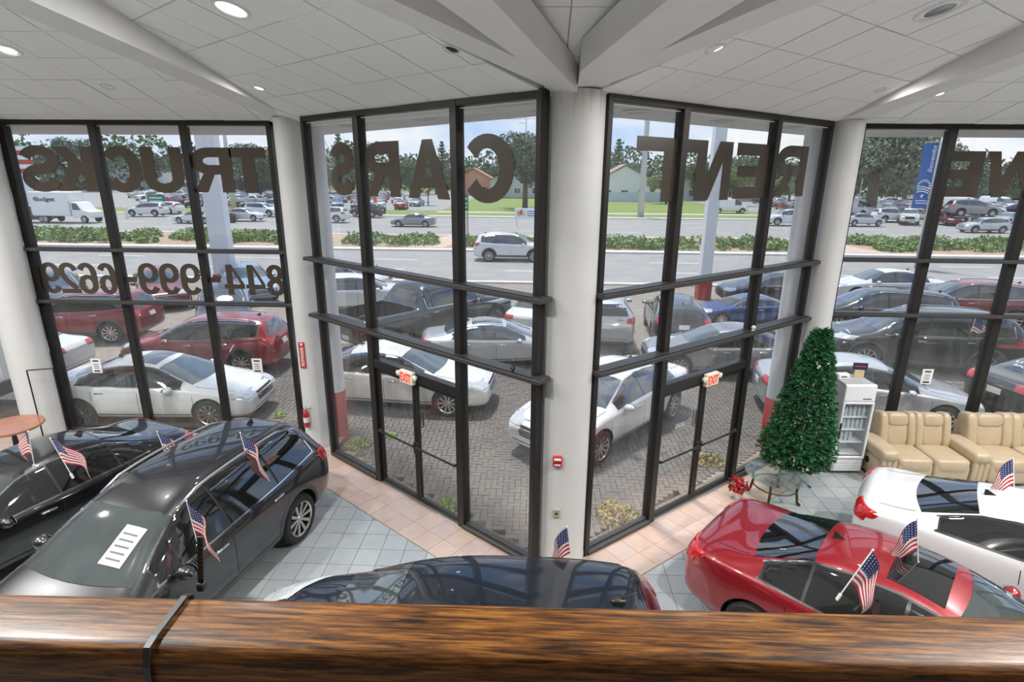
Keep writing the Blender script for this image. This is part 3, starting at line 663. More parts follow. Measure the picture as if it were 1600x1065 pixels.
class Car:
    """shape of one kind of car: a lofted body, cut at the wheels, and everything fitted on to it"""
    def __init__(s, sp):
        s.sp = sp; L = sp['L']; s.us = sorted(set(u for u, _ in sp['top'])); W2 = sp['W']/2
        rings = []
        for u in s.us:
            wv = W2*lerp_tab(sp['wf'], u); zt = lerp_tab(sp['top'], u); zb = lerp_tab(sp['bot'], u); be = min(lerp_tab(sp['belt'], u), zt-.03); wr = W2*lerp_tab(sp['wr'], u); cr = lerp_tab(sp['crown'], u)
            wr = min(wr, wv*.9); x = L/2-u; mid = zb+(be-zb)*.5
            rings.append([(x, 0, zb), (x, wv*.80, zb), (x, wv*.955, zb+.05), (x, wv*.995, zb+(be-zb)*.32), (x, wv*1.0, zb+(be-zb)*.72), (x, wv*.975, be-.045*(be-zb)/.7), (x, wv*.935, be), (x, wr, zt-cr), (x, wr*.62, zt-cr*.28), (x, 0, zt)])
        mb = MB(); n = 10; m = 2*n-2
        for R in rings:
            full = R + [(x, -y, z) for x, y, z in R[-2:0:-1]]
            mb.v += full
        k = len(rings)
        for i in range(k-1):
            for j in range(m): mb.f.append((i*m+j, i*m+(j+1) % m, (i+1)*m+(j+1) % m, (i+1)*m+j))
        for base, flip in ((0, 0), ((k-1)*m, 1)):
            for j in range(n-1):
                a, b2, c, d = base+j, base+j+1, base+(m-j-1) % m, base+(m-j) % m
                q = [a, b2, c, d]; q = [v for i, v in enumerate(q) if v not in q[:i]]
                mb.f.append(tuple(q if flip else q[::-1]))
        mb.m = [0]*len(mb.f)
        me = mb.mesh('car_body', [P0])
        bm = bmesh.new(); bm.from_mesh(me); bmesh.ops.recalc_face_normals(bm, faces=bm.faces); bm.to_mesh(me); bm.free()
        o = bpy.data.objects.new('tmp', me); COL.objects.link(o)
        sd = o.modifiers.new('s', 'SUBSURF'); sd.levels = 2; sd.render_levels = 2
        tmp = [o]
        ax = [L/2-sp['fo'], L/2-sp['fo']-sp['wb']]; s.ax = ax
        cb = MB()
        for x in ax:
            for sg in (1, -1):
                cb.lathe([(.0001, -.2), (sp['arch'], -.2), (sp['arch'], .2), (.0001, .2)], 32, T=Matrix.Translation((x, sg*(W2-.06), sp['r']+.015)) @ Matrix.Rotation(pi/2, 4, 'X'))
        cm_ = cb.mesh('cut', [TRIM]); bm = bmesh.new(); bm.from_mesh(cm_); bmesh.ops.remove_doubles(bm, verts=bm.verts, dist=.0005); bmesh.ops.recalc_face_normals(bm, faces=bm.faces); bm.to_mesh(cm_); bm.free()
        oc = bpy.data.objects.new('tmpc', cm_); COL.objects.link(oc); tmp.append(oc)
        bo = o.modifiers.new('b', 'BOOLEAN'); bo.object = oc; bo.operation = 'DIFFERENCE'; bo.solver = 'EXACT'
        if hasattr(bo, 'material_mode'): bo.material_mode = 'TRANSFER'
        if sp.get('bed'):
            b2 = MB(); b2.box(L/2-5.70, L/2-4.02, -W2*.82, W2*.82, .78, 1.6); om = b2.mesh('bed', [TRIM]); bm = bmesh.new(); bm.from_mesh(om); bmesh.ops.recalc_face_normals(bm, faces=bm.faces); bm.to_mesh(om); bm.free()
            ob = bpy.data.objects.new('tmpb', om); COL.objects.link(ob); tmp.append(ob)
            bo2 = o.modifiers.new('b2', 'BOOLEAN'); bo2.object = ob; bo2.operation = 'DIFFERENCE'; bo2.solver = 'EXACT'
            if hasattr(bo2, 'material_mode'): bo2.material_mode = 'TRANSFER'
        dg = bpy.context.evaluated_depsgraph_get(); s.body = bpy.data.meshes.new_from_object(o.evaluated_get(dg))
        o.modifiers.remove(bo)
        bm = bmesh.new(); dg = bpy.context.evaluated_depsgraph_get(); em = o.evaluated_get(dg).to_mesh(); bm.from_mesh(em); s.bvh = BVHTree.FromBMesh(bm); bm.free()
        for q in tmp: bpy.data.objects.remove(q)
        s.body.name = 'car_body'
        s.body.polygons.foreach_set('use_smooth', [True]*len(s.body.polygons)); s.body.set_sharp_from_angle(angle=radians(38))
        s.L = L; s.W2 = W2
        s.parts = []                # (name, mesh, loc, sub-parts)
        s.fit()
    def hit(s, plane, a, b):
        O, D = {'L': (Vector((s.L/2-a, 3, b)), Vector((0, -1, 0))), 'R': (Vector((s.L/2-a, -3, b)), Vector((0, 1, 0))), 'top': (Vector((s.L/2-a, b, 4)), Vector((0, 0, -1))),
                'front': (Vector((s.L/2+2, a, b)), Vector((-1, 0, 0))), 'rear': (Vector((-s.L/2-2, a, b)), Vector((1, 0, 0)))}[plane]
        h = s.bvh.ray_cast(O, D)
        if h[0] is None:
            q = O+D*2.2; h = s.bvh.find_nearest(q)
            return h[0], h[1], D
        return h[0], h[1], D
    def patch(s, plane, poly, off, mat, g=.09, thick=.012):
        if isinstance(mat, tuple): mat = mat[0]
        P = []
        for i in range(len(poly)):
            p, q = Vector(poly[i]), Vector(poly[(i+1) % len(poly)]); m = max(1, int((q-p).length/g+.5))
            P += [p.lerp(q, t/m) for t in range(m)]
        nb = len(P); xs = [p.x for p in P]; ys = [p.y for p in P]
        pts = list(P); gx = max(1, int((max(xs)-min(xs))/g)); gy = max(1, int((max(ys)-min(ys))/g))
        for i in range(1, gx):
            for j in range(1, gy): pts.append(Vector((min(xs)+(max(xs)-min(xs))*(i+.02*(j % 2))/gx, min(ys)+(max(ys)-min(ys))*j/gy)))
        r = delaunay_2d_cdt([Vector((p.x, p.y)) for p in pts], [], [list(range(nb))], 1, 1e-5)
        vs, fs = r[0], r[2]; outv = []; D = None; used = sorted({v for f_ in fs for v in f_}); mp_ = {v: i for i, v in enumerate(used)}
        cen = Vector((0, 0, .6))
        for v in used:
            h, nn, D = s.hit(plane, vs[v].x, vs[v].y)
            if nn.dot(D) > 0: nn = -nn
            outv.append(h+nn*off)
        F = []
        for f_ in fs:
            q = [mp_[v] for v in f_]; nn = (outv[q[1]]-outv[q[0]]).cross(outv[q[2]]-outv[q[0]])
            F.append(tuple(q if nn.dot(D) < 0 else q[::-1]))
        ed = {}
        for f_ in F:
            for i in range(len(f_)): ed[(f_[i], f_[(i+1) % len(f_)])] = 1
        mb = MB(); mb.v = [tuple(v) for v in outv]; mb.f = F; k = len(outv); rim = {}
        for (a, b2) in ed:
            if (b2, a) not in ed:
                for v in (a, b2):
                    if v not in rim: rim[v] = len(mb.v); mb.v.append(tuple(outv[v]+D*thick))
                mb.f.append((b2, a, rim[a], rim[b2]))
        mb.m = [0]*len(mb.f)
        return mb.mesh('p', [mat], smooth=True, ang=50)
    def add(s, name, me, loc=(0, 0, 0), subs=()):
        me.name = name; s.parts.append((name, me, loc, list(subs)))
    def zr(s, u): return lerp_tab(s.sp['top'], u)-lerp_tab(s.sp['crown'], u)
    def dlo(s, u0, u1, mb_, mt, n=12):
        B, Tp = [], []
        for i in range(n+1):
            u = u0+(u1-u0)*i/n; b = lerp_tab(s.sp['belt'], u)+mb_; t = s.zr(u)-mt
            if t > b+.005: B.append((u, b)); Tp.append((u, t))
        return B+Tp[::-1]
    def fit(s):
        sp = s.sp; L, W2 = s.L, s.W2
        u0, u1 = sp['dlo']; cuts = [u0]+sp['pill']+[u1]
        for side in 'LR':
            sg = 1 if side == 'L' else -1
            s.add('window_trim', s.patch(side, s.dlo(u0, u1, -.004, .028, 20), .003, CHR if sp['chrome'] else TRIM, .12, .006))
            s.add('pillar_cover', s.patch(side, s.dlo(u0+.03, u1-.03, .012, .042, 20), .007, TRIM, .09, .006))
            for a, b in zip(cuts, cuts[1:]):
                s.add('side_window', s.patch(side, s.dlo(a+(.05 if a == u0 else .018), b-(.06 if b == u1 else .018), .02, .05, 10), .012, CG, .08, .008))
            for d in sp['doors']:
                zb = lerp_tab(sp['belt'], d); z0 = .36 if not sp['suv'] else .44
                w_ = .005
                if abs(d-s.sp['doors'][-1]) < .01 and not sp.get('bed'): poly = [(d-w_-.02, z0+.3), (d+w_-.02, z0+.3), (d+w_, zb-.02), (d-w_, zb-.02)]
                else: poly = [(d-w_, z0), (d+w_, z0), (d+w_, zb-.02), (d-w_, zb-.02)]
                s.add('door_seam', s.patch(side, poly, .0015, SEAM, .1, .004))
            za = .30 if not sp['suv'] else .36
            s.add('sill', s.patch(side, [(sp['fo']+sp['arch']+.02, za-.05), (sp['fo']+sp['wb']-sp['arch']-.02, za-.05), (sp['fo']+sp['wb']-sp['arch']-.02, za+.05), (sp['fo']+sp['arch']+.02, za+.05)], .006, CLAD if sp['suv'] else TRIM, .12, .01))
            if sp['suv'] and not sp.get('bed'):
                for x in s.ax:
                    ring = [(L/2-x+cos(t)*rr, sp['r']+.015+sin(t)*rr) for rr, rng in ((sp['arch']+.002, range(13)), (sp['arch']+.06, range(12, -1, -1))) for t in [pi*.0+pi*i/12 for i in rng]]
                    s.add('arch_trim', s.patch(side, ring, .008, CLAD, .14, .01))
            for a in sp['doors'][1:][:2]:
                u = a-.20; z = lerp_tab(sp['belt'], u)-.13
                h, nn, D = s.hit(side, u, z)
                mb = MB(); mb.bbox(-.10, .10, -.012, .022, -.014, .014, .008); me = mb.mesh('h', [CHR if sp['chrome'] else P0], True, 60)
                if sp['chrome'] == 2: me.materials[0] = P0
                s.add('door_handle', me, (h.x, h.y+sg*.008, h.z))
            # mirror
            um = u0+.22; zm = lerp_tab(sp['belt'], um)+.06
            h, nn, D = s.hit(side, um, zm-.05)
            mb = MB(); mb.ball((-.01, sg*.13, .02), .085, .115, .072, 14); mb.tube([(0.0, -sg*.03, -.03), (0, sg*.08, -.01)], .028, 8)
            mm_ = mb.mesh('m', [P0], True)
            mg = MB(); mg.lathe([(.0001, 0), (.075, .0), (.078, -.01)], 16, T=Matrix.Translation((-.092, sg*.13, .02)) @ Matrix.Rotation(-pi/2, 4, 'Y') @ Matrix.Scale(.72, 4, (1, 0, 0)) @ Matrix.Scale(1.25, 4, (0, 1, 0)))
            s.add('mirror', mm_, tuple(h), [('mirror_glass', mg.mesh('mirror_glass', [CHR], True), (0, 0, 0))])
            fl = lambda P: [(sg*y, z) for y, z in P]
            k = W2/.92
            s.add('headlight', s.patch('front', [(y*k, z) for y, z in fl(sp['hl'])], .012, HL, .04, .03))
            s.add('taillight', s.patch('rear', [(y*k, z) for y, z in fl(sp['tl'])], .014, TL, .035, .03))
            zt0, zt1 = sp['tl'][0][1], sp['tl'][2][1]
            if not sp.get('bed'): s.add('taillight', s.patch(side, [(L-.07, zt0+.025), (L-.08, zt1-.02), (L-.32, zt1-.03), (L-.27, zt0+.06)], .013, TL, .035, .03))
            zh0, zh1 = sp['hl'][1][1], sp['hl'][2][1]
            s.add('headlight', s.patch(side, [(.10, zh0), (.12, zh1), (.52, zh1+.05), (.44, zh0+.04)], .011, HL, .04, .03))
            if sp['rails']:
                pts = []
                for i in range(9):
                    u = 2.0+(L-2.0-.62)*i/8; r_ = W2*lerp_tab(sp['wr'], u)*.93; h, nn, D = s.hit('top', u, sg*r_)
                    lift = .055 if 0 < i < 8 else .0
                    pts.append((h.x, h.y, h.z+lift))
                mb = MB(); mb.tube(pts, .017, 6); s.add('roof_rail', mb.mesh('r', [SILV], True))
        (a, ya), (b, yb) = sp['ws']
        n = 8
        arc = lambda u, y, bow: [(u-bow*(1-(2*i/n-1)**2), y-2*y*i/n) for i in range(n+1)]
        s.add('windshield', s.patch('top', arc(a, ya*W2, .10)+arc(b, yb*W2, .06)[::-1], .006, CGL, .1, .01))
        if sp['rearview'] == 'top':
            (a, ya), (b, yb) = sp['rw']
            s.add('rear_window', s.patch('top', arc(a, ya*W2, -.03)+arc(b, yb*W2, -.09)[::-1], .006, CG, .1, .01))
        else:
            (a, ya), (b, yb) = sp['rw']
            s.add('rear_window', s.patch('rear', [(-ya*W2/.92*1.08, a), (ya*W2/.92*1.08, a), (yb*W2/.92*1.08, b), (-yb*W2/.92*1.08, b)], .006, CG, .1, .01))
        if sp['sun']:
            a, b, y = sp['sun']; s.add('sunroof', s.patch('top', [(a, -y), (b, -y*.96), (b, y*.96), (a, y)], .005, CG, .12, .008))
        s.add('grille', s.patch('front', sp['grille'], .008, TRIM, .08, .02))
        gz0, gz1 = sp['grille'][0][1], sp['grille'][2][1]
        for i in (1, 2, 3):
            z = gz0+(gz1-gz0)*i/4; s.add('grille_bar', s.patch('front', [(-.36, z-.008), (.36, z-.008), (.36, z+.008), (-.36, z+.008)], .016, CHR, .1, .012))
        zl = lerp_tab(sp['bot'], .06)+.05
        s.add('lower_intake', s.patch('front', [(-.5, zl), (.5, zl), (.56, zl+.1), (-.56, zl+.1)], .006, TRIM, .1, .02))
        z0, z1 = sp['plate']; s.add('number_plate', s.patch('rear', [(-.16, z0), (.16, z0), (.16, z1), (-.16, z1)], .012, PLATE, .12, .02))
        zr_ = lerp_tab(sp['bot'], L-.08)+.03
        s.add('rear_valance', s.patch('rear', [(-.62, zr_), (.62, zr_), (.66, zr_+.13), (-.66, zr_+.13)], .006, CLAD if sp['suv'] else TRIM, .1, .02))
        # seams of bonnet and boot
        cw = sp['ws'][0][0]; w_ = .005
        for sg in (1, -1):
            y0, y1 = W2*.66*sg, W2*.80*sg
            s.add('hood_seam', s.patch('top', [(.34, y0), (cw-.05, y1), (cw-.05, y1+w_*2), (.34, y0+w_*2)], .0015, SEAM, .12, .004))
        if sp['rearview'] == 'top' and not sp.get('bed'):
            b = sp['rw'][1][0]+.06
            for sg in (1, -1):
                y0, y1 = W2*.66*sg, W2*.62*sg
                s.add('boot_seam', s.patch('top', [(b, y0), (L-.2, y1), (L-.2, y1+w_*2), (b, y0+w_*2)], .0015, SEAM, .12, .004))
        # fin aerial
        u = sp['rw'][0][0]-.12 if sp['rearview'] == 'top' else L-.75
        if not sp.get('bed'):
            h, nn, D = s.hit('top', u, 0)
            mb = MB(); mb.add([(.08, -.012, -.012), (-.08, -.03, -.012), (-.08, .03, -.012), (.08, .012, -.012), (-.085, -.004, .06), (-.06, 0, .062)], [(0, 3, 2, 1), (0, 1, 4, 5), (3, 5, 4, 2), (0, 5, 3), (1, 2, 4)])
            s.add('roof_aerial', mb.mesh('fin', [TRIM]), tuple(h))
        # wheels
        r = sp['r']; wt = .215
        tm = MB(); tm.lathe([(r*.70, -wt/2), (r*.90, -wt/2-.004), (r*.985, -wt/2+.03), (r, -wt/2+.06), (r, wt/2-.06), (r*.985, wt/2-.03), (r*.90, wt/2+.004), (r*.70, wt/2), (r*.66, wt/2-.03), (r*.66, -wt/2+.03), (r*.70, -wt/2)], 36, T=Matrix.Rotation(pi/2, 4, 'X'))
        s.tyre = tm.mesh('wheel', [TYRE], True, 40)
        s.rims = {}
        for sg in (1, -1):
            rm = MB(); Tq = Matrix.Rotation(-pi/2*sg, 4, 'X')
            f1 = wt/2-.02
            rm.lathe([(r*.71, f1+.012), (r*.69, f1+.018), (r*.655, f1+.006), (r*.64, -.06), (r*.0001, -.062)], 36, mi=1, T=Tq)
            rm.lathe([(r*.715, f1+.012), (r*.695, f1+.02), (r*.64, f1+.006)], 36, T=Tq)
            for q in range(10):
                a = 2*pi*q/10
                for da in ((-.055, .055) if True else (0,)):
                    c_, s_ = cos(a+da), sin(a+da); tx, ty = -s_, c_
                    ro, ri, wd = r*.66, r*.12, .011
                    vs = []
                    for rr, zz, ww in ((ri, f1-.012, wd*1.3), (ro, f1+.008, wd)):
                        for sg2 in (-1, 1):
                            vs += [(rr*c_+tx*ww*sg2, rr*s_+ty*ww*sg2, zz), (rr*c_+tx*ww*sg2*1.2, rr*s_+ty*ww*sg2*1.2, zz-.04)]
                    rm.add([Tq @ Vector(v) for v in vs], [(0, 2, 6, 4), (0, 4, 5, 1), (2, 3, 7, 6), (4, 6, 7, 5), (0, 1, 3, 2)])
            rm.lathe([(r*.0001, f1), (r*.10, f1-.002), (r*.15, f1-.02), (r*.15, -.05)], 18, T=Tq)
            s.rims[sg] = rm.mesh('rim', [RIM, RIMD], True, 35)
    def make(s, name, label, loc, deg, sc=1., paint_=None, ground=0., rim=None, group=None, cat='car', skip=(), over={}):
        root = empty(name, (loc[0], loc[1], ground), radians(deg), label=label, cat=cat, group=group); root.scale = (sc, sc, sc)
        def ob(nm, me, lc, par):
            o = put(nm, me, par, lc)
            for i, m_ in enumerate(me.materials):
                rep = None
                if m_ is P0 and paint_: rep = paint_
                if m_ is RIM and rim: rep = rim
                if nm in over and i == 0: rep = over[nm]
                if rep: o.material_slots[i].link = 'OBJECT'; o.material_slots[i].material = rep
            return o
        ob('body', s.body, (0, 0, 0), root)
        for nm, me, lc, subs in s.parts:
            if nm in skip: continue
            o = ob(nm, me, lc, root)
            for a, b, c in subs: ob(a, b, c, o)
        for x in s.ax:
            for sg in (1, -1):
                wv = ob('wheel', s.tyre, (x, sg*(s.W2-.125), s.sp['r']), root); ob('rim', s.rims[sg], (0, 0, 0), wv)
        return root
    def merged(s):
        """the same car as one mesh, for cars far off"""
        if hasattr(s, '_m'): return s._m
        bm = bmesh.new(); mats = []
        def addm(me, loc):
            ids = []
            for m_ in me.materials:
                if m_ not in mats: mats.append(m_)
                ids.append(mats.index(m_))
            nf = len(bm.faces); nv = len(bm.verts); bm.from_mesh(me); bm.faces.ensure_lookup_table(); bm.verts.ensure_lookup_table()
            for f_ in bm.faces[nf:]: f_.material_index = ids[f_.material_index]
            for v in bm.verts[nv:]: v.co += Vector(loc)
        addm(s.body, (0, 0, 0))
        for nm, me, lc, subs in s.parts:
            if nm in ('door_seam', 'hood_seam', 'boot_seam', 'grille_bar', 'roof_aerial', 'sill', 'window_trim'): continue
            addm(me, lc)
        for x in s.ax:
            for sg in (1, -1):
                addm(s.tyre, (x, sg*(s.W2-.125), s.sp['r'])); addm(s.rims[sg], (x, sg*(s.W2-.125), s.sp['r']))
        me = bpy.data.meshes.new('far_car'); bm.to_mesh(me); bm.free()
        for m_ in mats: me.materials.append(m_)
        s._m = me; return me
    def far(s, name, label, loc, deg, paint_, sc=1., ground=G0, group=None, cat='car'):
        me = s.merged(); o = put(name, me, None, (loc[0], loc[1], ground), (0, 0, radians(deg)), label=label, cat=cat, group=group); o.scale = (sc,)*3
        for i, m_ in enumerate(me.materials):
            if m_ is P0: o.material_slots[i].link = 'OBJECT'; o.material_slots[i].material = paint_
        return o
PW = paint('white', (.70, .71, .72), .0, .3); PBK = paint('black', (.004, .0045, .006), 0, .3); PBLUEBK = paint('blue_black', (.006, .009, .016), .1, .3)
PRED = paint('red', (.26, .006, .012), .2, .3); PMAROON = paint('maroon', (.20, .015, .02), .35, .3); PSIL = paint('silver', (.55, .57, .60), .55, .35); PGREY = paint('grey', (.25, .26, .28), .5, .35)
PBLUE = paint('blue', (.02, .07, .26), .4, .3); PDGREY = paint('dark_grey', (.06, .065, .07), .4, .35); PPEARL = paint('pearl', (.74, .73, .70), .1, .3); PTAN = paint('tan', (.45, .40, .33), .4, .35)
PLBLUE = paint('pale_blue', (.25, .35, .45), .4, .35); PBROWN = paint('brown', (.10, .06, .04), .4, .35)
SHP = {}
def shape(k):
    if k not in SHP: SHP[k] = Car({'sedan': SEDAN, 'sedan_sun': dict(SEDAN, sun=(2.16, 2.66, .44)), 'sedan_plain': dict(SEDAN, chrome=0), 'suv': SUV, 'coupe': COUPE, 'big': BIG, 'hatch': HATCH, 'pickup': PICK, 'van': VAN,
        'coupe_plain': dict(COUPE, chrome=0), 'sedan_silver': dict(SEDAN, sun=(2.15, 3.1, .5)), 'hatch_sun': dict(HATCH, chrome=0)}[k])
    return SHP[k]
# ---------------------------------------------------------------- outside: ground, road, planting
def slab(name, x0, x1, y0, y1, z0, z1, m, **k):
    mb = MB(); mb.box(x0, x1, y0, y1, z0, z1); return mb.build(name, m, kind='structure', **k)
asph = M('worn_asphalt', (.30, .293, .285), .85, var=.12, scale=.7, bump=.2, bscale=30)
conc = M('kerb_concrete', (.62, .60, .56), .8, var=.08, scale=2)
grassm = M('mown_grass', (.19, .255, .065), .9, var=.28, scale=1.6, bump=.5, bscale=12)
sand = M('dry_verge', (.50, .45, .36), .9, var=.15, scale=1)
lotm = M('car_lot_asphalt', (.30, .30, .30), .85, var=.12, scale=.5)
slab('ground', -300, 300, -20, 700, -1.2, G0-.16, M('far_ground', (.22, .26, .12), .95, var=.2, scale=.1))
slab('ground_lot', -60, 60, 9.0, 28.2, -.6, G0-.022, M('paver_bed', (.27, .235, .21), .9, var=.2, scale=5))
slab('road_near', -200, 200, 28.2, 39.9, -.6, G0-.04, asph)
slab('road_far', -200, 200, 50.5, 73.5, -.6, G0-.04, asph)
slab('kerb_near', -200, 200, 27.8, 28.2, -.6, G0+.06, conc)
slab('kerb_median', -200, 200, 39.9, 40.9, -.6, G0+.08, conc)
slab('kerb_median', -200, 200, 50.0, 50.5, -.6, G0+.08, conc)
slab('kerb_far', -200, 200, 73.5, 75.0, -.6, G0+.08, conc)
slab('median_soil', -200, 200, 40.9, 50.0, -.6, G0+.06, M('mulch', (.40, .29, .21), .95, var=.2, scale=2))
slab('verge', -200, 200, 75.0, 86, -.6, G0+.04, grassm)
slab('path_far', -14, 60, 81, 84, -.6, G0+.07, sand)
slab('field', -14, 34, 86, 135, -.6, G0+.03, grassm)
slab('car_lot_left', -200, -14, 86, 170, -.6, G0+.03, lotm); slab('car_lot_right', 34, 200, 80, 170, -.6, G0+.06, lotm)
# lane paint
lanep = M('lane_paint', (.75, .74, .70), .7)
for y in (31.9, 35.8, 56, 62, 67.5):
    mb = MB()
    for i in range(-16, 17): mb.box(i*9-1.6, i*9+1.6, y-.07, y+.07, G0-.045, G0-.034)
    mb.build('lane_dashes', lanep, kind='structure')
# pavers by the doors, laid in herringbone
bed = empty('pavement', (0, 12, G0), kind='structure'); Tb = Matrix.Translation((0, -12, -G0))
pm = [M('paver_%s' % n, c, .85, var=.16, scale=18, bump=.3, bscale=90) for n, c in (('grey', (.135, .13, .128)), ('tan', (.16, .142, .128)), ('rose', (.155, .132, .124)))]
def outside(x, y, m=.2):
    if -3.75 < x < .435: return dL(x, y) < -m
    if .435 <= x < 4.8: return dR(x, y) < -m
    return y > 10.2+m
cand = []; W_ = .105; org = (-13.05, 5.0)
for i in range(0, 250):
    for j in range(0, 118):
        c = (i-j) % 4
        if c == 0: x0, y0, x1, y1 = i, j, i+2, j+1
        elif c == 2: x0, y0, x1, y1 = i, j-1, i+1, j+1
        else: continue
        x0, x1, y0, y1 = org[0]+x0*W_, org[0]+x1*W_, org[1]+y0*W_, org[1]+y1*W_
        cx, cy = (x0+x1)/2, (y0+y1)/2
        if not outside(cx, cy, .42): continue
        if cy > 17 or (cy > 14.5 and abs(cx) > 9): continue
        vis = (-2.6 < cx < 3.9 and cy < 12.6) or (-5.4 < cx < -4.3 and cy < 13)
        cand.append((0 if vis else 1, math.hypot(cx, cy), x0, y0, x1, y1))
cand.sort(); rest = MB(); pmesh = {}
for n, (v, d, x0, y0, x1, y1) in enumerate(cand):
    dz = random.uniform(-.003, .003); h = (x1-x0, y1-y0)
    if n < 296:
        key = (round(h[0], 3), round(h[1], 3), random.randrange(3))
        if key not in pmesh:
            mb = MB(); mb.bbox(.003, h[0]-.003, .003, h[1]-.003, -.03, 0, .004); pmesh[key] = mb.mesh('paver', pm[key[2]])
        put('paver', pmesh[key], bed, (x0, y0-12, dz))
    else:
        mb = rest; k = len(mb.v); g = .003; a, b2, c, d2 = x0+g, x1-g, y0+g, y1-g; z = G0+dz; t = .004
        mb.add([Tb @ Vector(p) for p in ((a, c, z-.03), (b2, c, z-.03), (b2, d2, z-.03), (a, d2, z-.03), (a+t, c+t, z), (b2-t, c+t, z), (b2-t, d2-t, z), (a+t, d2-t, z))], [(4, 5, 6, 7), (0, 1, 5, 4), (1, 2, 6, 5), (2, 3, 7, 6), (3, 0, 4, 7)], random.randrange(3))
rest.build('paver_field', pm, bed, kind='stuff')
# a soldier course of pavers along the shopfront
for Wl, n in ((WDL, 46), (WDR, 48)):
    for i in range(n):
        mb = MB(); T = Tb @ Wl.T; mb.bbox(i*W_+.003, (i+1)*W_-.003, -.36, -.15, G0-.03, G0+.005+random.uniform(-.002, .002), .004, T=T); mb.build('edge_paver', random.choice(pm), bed)
mb = MB(); 
for Wl in (WDL, WDR): mb.box(-.1, Wl.L+.3, -.15, -.08, G0-.1, .0, T=Wl.T)
for Wl in (WFL, WFR): mb.box(-.1, Wl.L+.3, -.2, -.08, G0-.1, .0, T=Wl.T)
mb.build('trim_plinth', conc, kind='structure')

# the eave over the glass
eave = M('eave_stucco', (.62, .61, .60), .8, var=.04, scale=3)
mb = MB(); ev = [(-20, 10.34), (-3.9, 10.34), (-3.66, 9.54), (.137, 6.55), (.435, 6.92), (.72, 6.80), (4.74, 9.97), (5.0, 10.34), (20, 10.34), (20, 12.1), (5.6, 12.0), (1.0, 8.3), (.1, 8.2), (-4.6, 12.5), (-20, 13.0)]
mb.prism(ev, CEIL-.09, CEIL+1.2); mb.build('eave', eave, kind='structure')
for x, y in ((.05, 7.35), (-1.6, 8.65), (-3.1, 9.95), (1.25, 7.5), (2.7, 8.75), (4.1, 9.8)):
    mb = MB(); mb.lathe([(.18, CEIL-.09), (.18, CEIL-.105), (.13, CEIL-.115), (.12, CEIL-.10), (.0001, CEIL-.10)], 24); o = mb.build('soffit_lamp', M('lamp_off', (.55, .54, .5), .4), smooth=True); o.location = (x, y, 0); tag(o, 'round unlit lamp under the outside eave, %s front column' % {.05: 'just left of the', -1.6: 'second to the left of the', -3.1: 'third to the left of the', 1.25: 'just right of the', 2.7: 'second to the right of the', 4.1: 'third to the right of the'}[x], 'soffit light', 'lamps under the eave')
mb = MB(); mb.prism([(-21, -6), (21, -6), (21, 10.3), (4.95, 10.3), (.77, 6.55), (.1, 6.55), (-3.9, 10.3), (-21, 10.3)], 12, 12.2); mb.build('light_leak_lid', eave, kind='structure')  # unseen flat lid, added over the room to stop sky light leaking in
mb = MB(); ed = [(-20, 10.24), (-3.9, 10.24), (.1, 6.5), (.435, 6.88), (.77, 6.5), (4.95, 10.24), (20, 10.24)]
for a, b2 in zip(ed, ed[1:]): 
    a, b2 = Vector((a[0], a[1], 0)), Vector((b2[0], b2[1], 0)); n = Vector((0, 0, 1)).cross((b2-a).normalized())*.1
    mb.add([a+Vector((0, 0, CEIL+.14)), b2+Vector((0, 0, CEIL+.14)), b2+n+Vector((0, 0, CEIL+.14)), a+n+Vector((0, 0, CEIL+.14)), a+Vector((0, 0, 12)), b2+Vector((0, 0, 12)), b2+n+Vector((0, 0, 12)), a+n+Vector((0, 0, 12))], [(0, 1, 2, 3), (7, 6, 5, 4), (0, 4, 5, 1), (1, 5, 6, 2), (2, 6, 7, 3), (3, 7, 4, 0)])
mb.build('wall_front', eave, kind='structure')

# ---------------------------------------------------------------- planting
leafm = [M('leaf_%s' % n, c, .6, var=.35, scale=.6) for n, c in (('dark', (.11, .155, .10)), ('mid', (.16, .21, .11)), ('olive', (.24, .27, .12)), ('grey', (.21, .235, .175)), ('hedge', (.19, .28, .085)), ('fresh', (.26, .36, .10)))]
bark = M('bark', (.16, .125, .10), .9, var=.2, scale=4)
def leaf_quad(mb, p, s, mi=0):
    a = Vector((random.gauss(0, 1), random.gauss(0, 1), random.gauss(0, 1))).normalized(); b2 = a.cross(Vector((random.gauss(0, 1), random.gauss(0, 1), random.gauss(0, 1)))).normalized()
    mb.add([p-a*s-b2*s*.45, p+a*s*.2-b2*s*.6, p+a*s, p+a*s*.1+b2*s*.6], [(0, 1, 2, 3)], mi)
def crown_mesh(blobs, n, s, m):
    mb = MB(); tot = sum(r[3]**2 for r in blobs)
    for bx, by, bz, br in blobs:
        for i in range(int(n*br*br/tot)):
            d = Vector((random.gauss(0, 1), random.gauss(0, 1), random.gauss(0, 1))).normalized()*br*(random.random()**.33)
            leaf_quad(mb, Vector((bx+d.x, by+d.y, bz+d.z*.8)), s*random.uniform(.6, 1.3))
    return mb.mesh('crown', m)
random.seed(5)
def broad(h, w, m, n=7000, s=.20):
    bl = [(random.uniform(-.36, .36)*w, random.uniform(-.3, .3)*w, h*random.uniform(.42, .82), w*random.uniform(.17, .30)) for i in range(9)]+[(0, 0, h*.85, w*.2)]
    return crown_mesh(bl, n, s, m)
def trunk_mesh(h, r, lean=.3):
    mb = MB(); mb.tube([(0, 0, 0), (.05*lean, 0, h*.3), (.1*lean, .03, h*.62)], [r*1.3, r, r*.6], 8)
    for a in range(4): mb.tube([(.06, 0, h*.3), (cos(a*1.7)*h*.14, sin(a*1.7)*h*.14, h*.6)], [r*.5, r*.2], 6)
    return mb.mesh('trunk', bark, True)
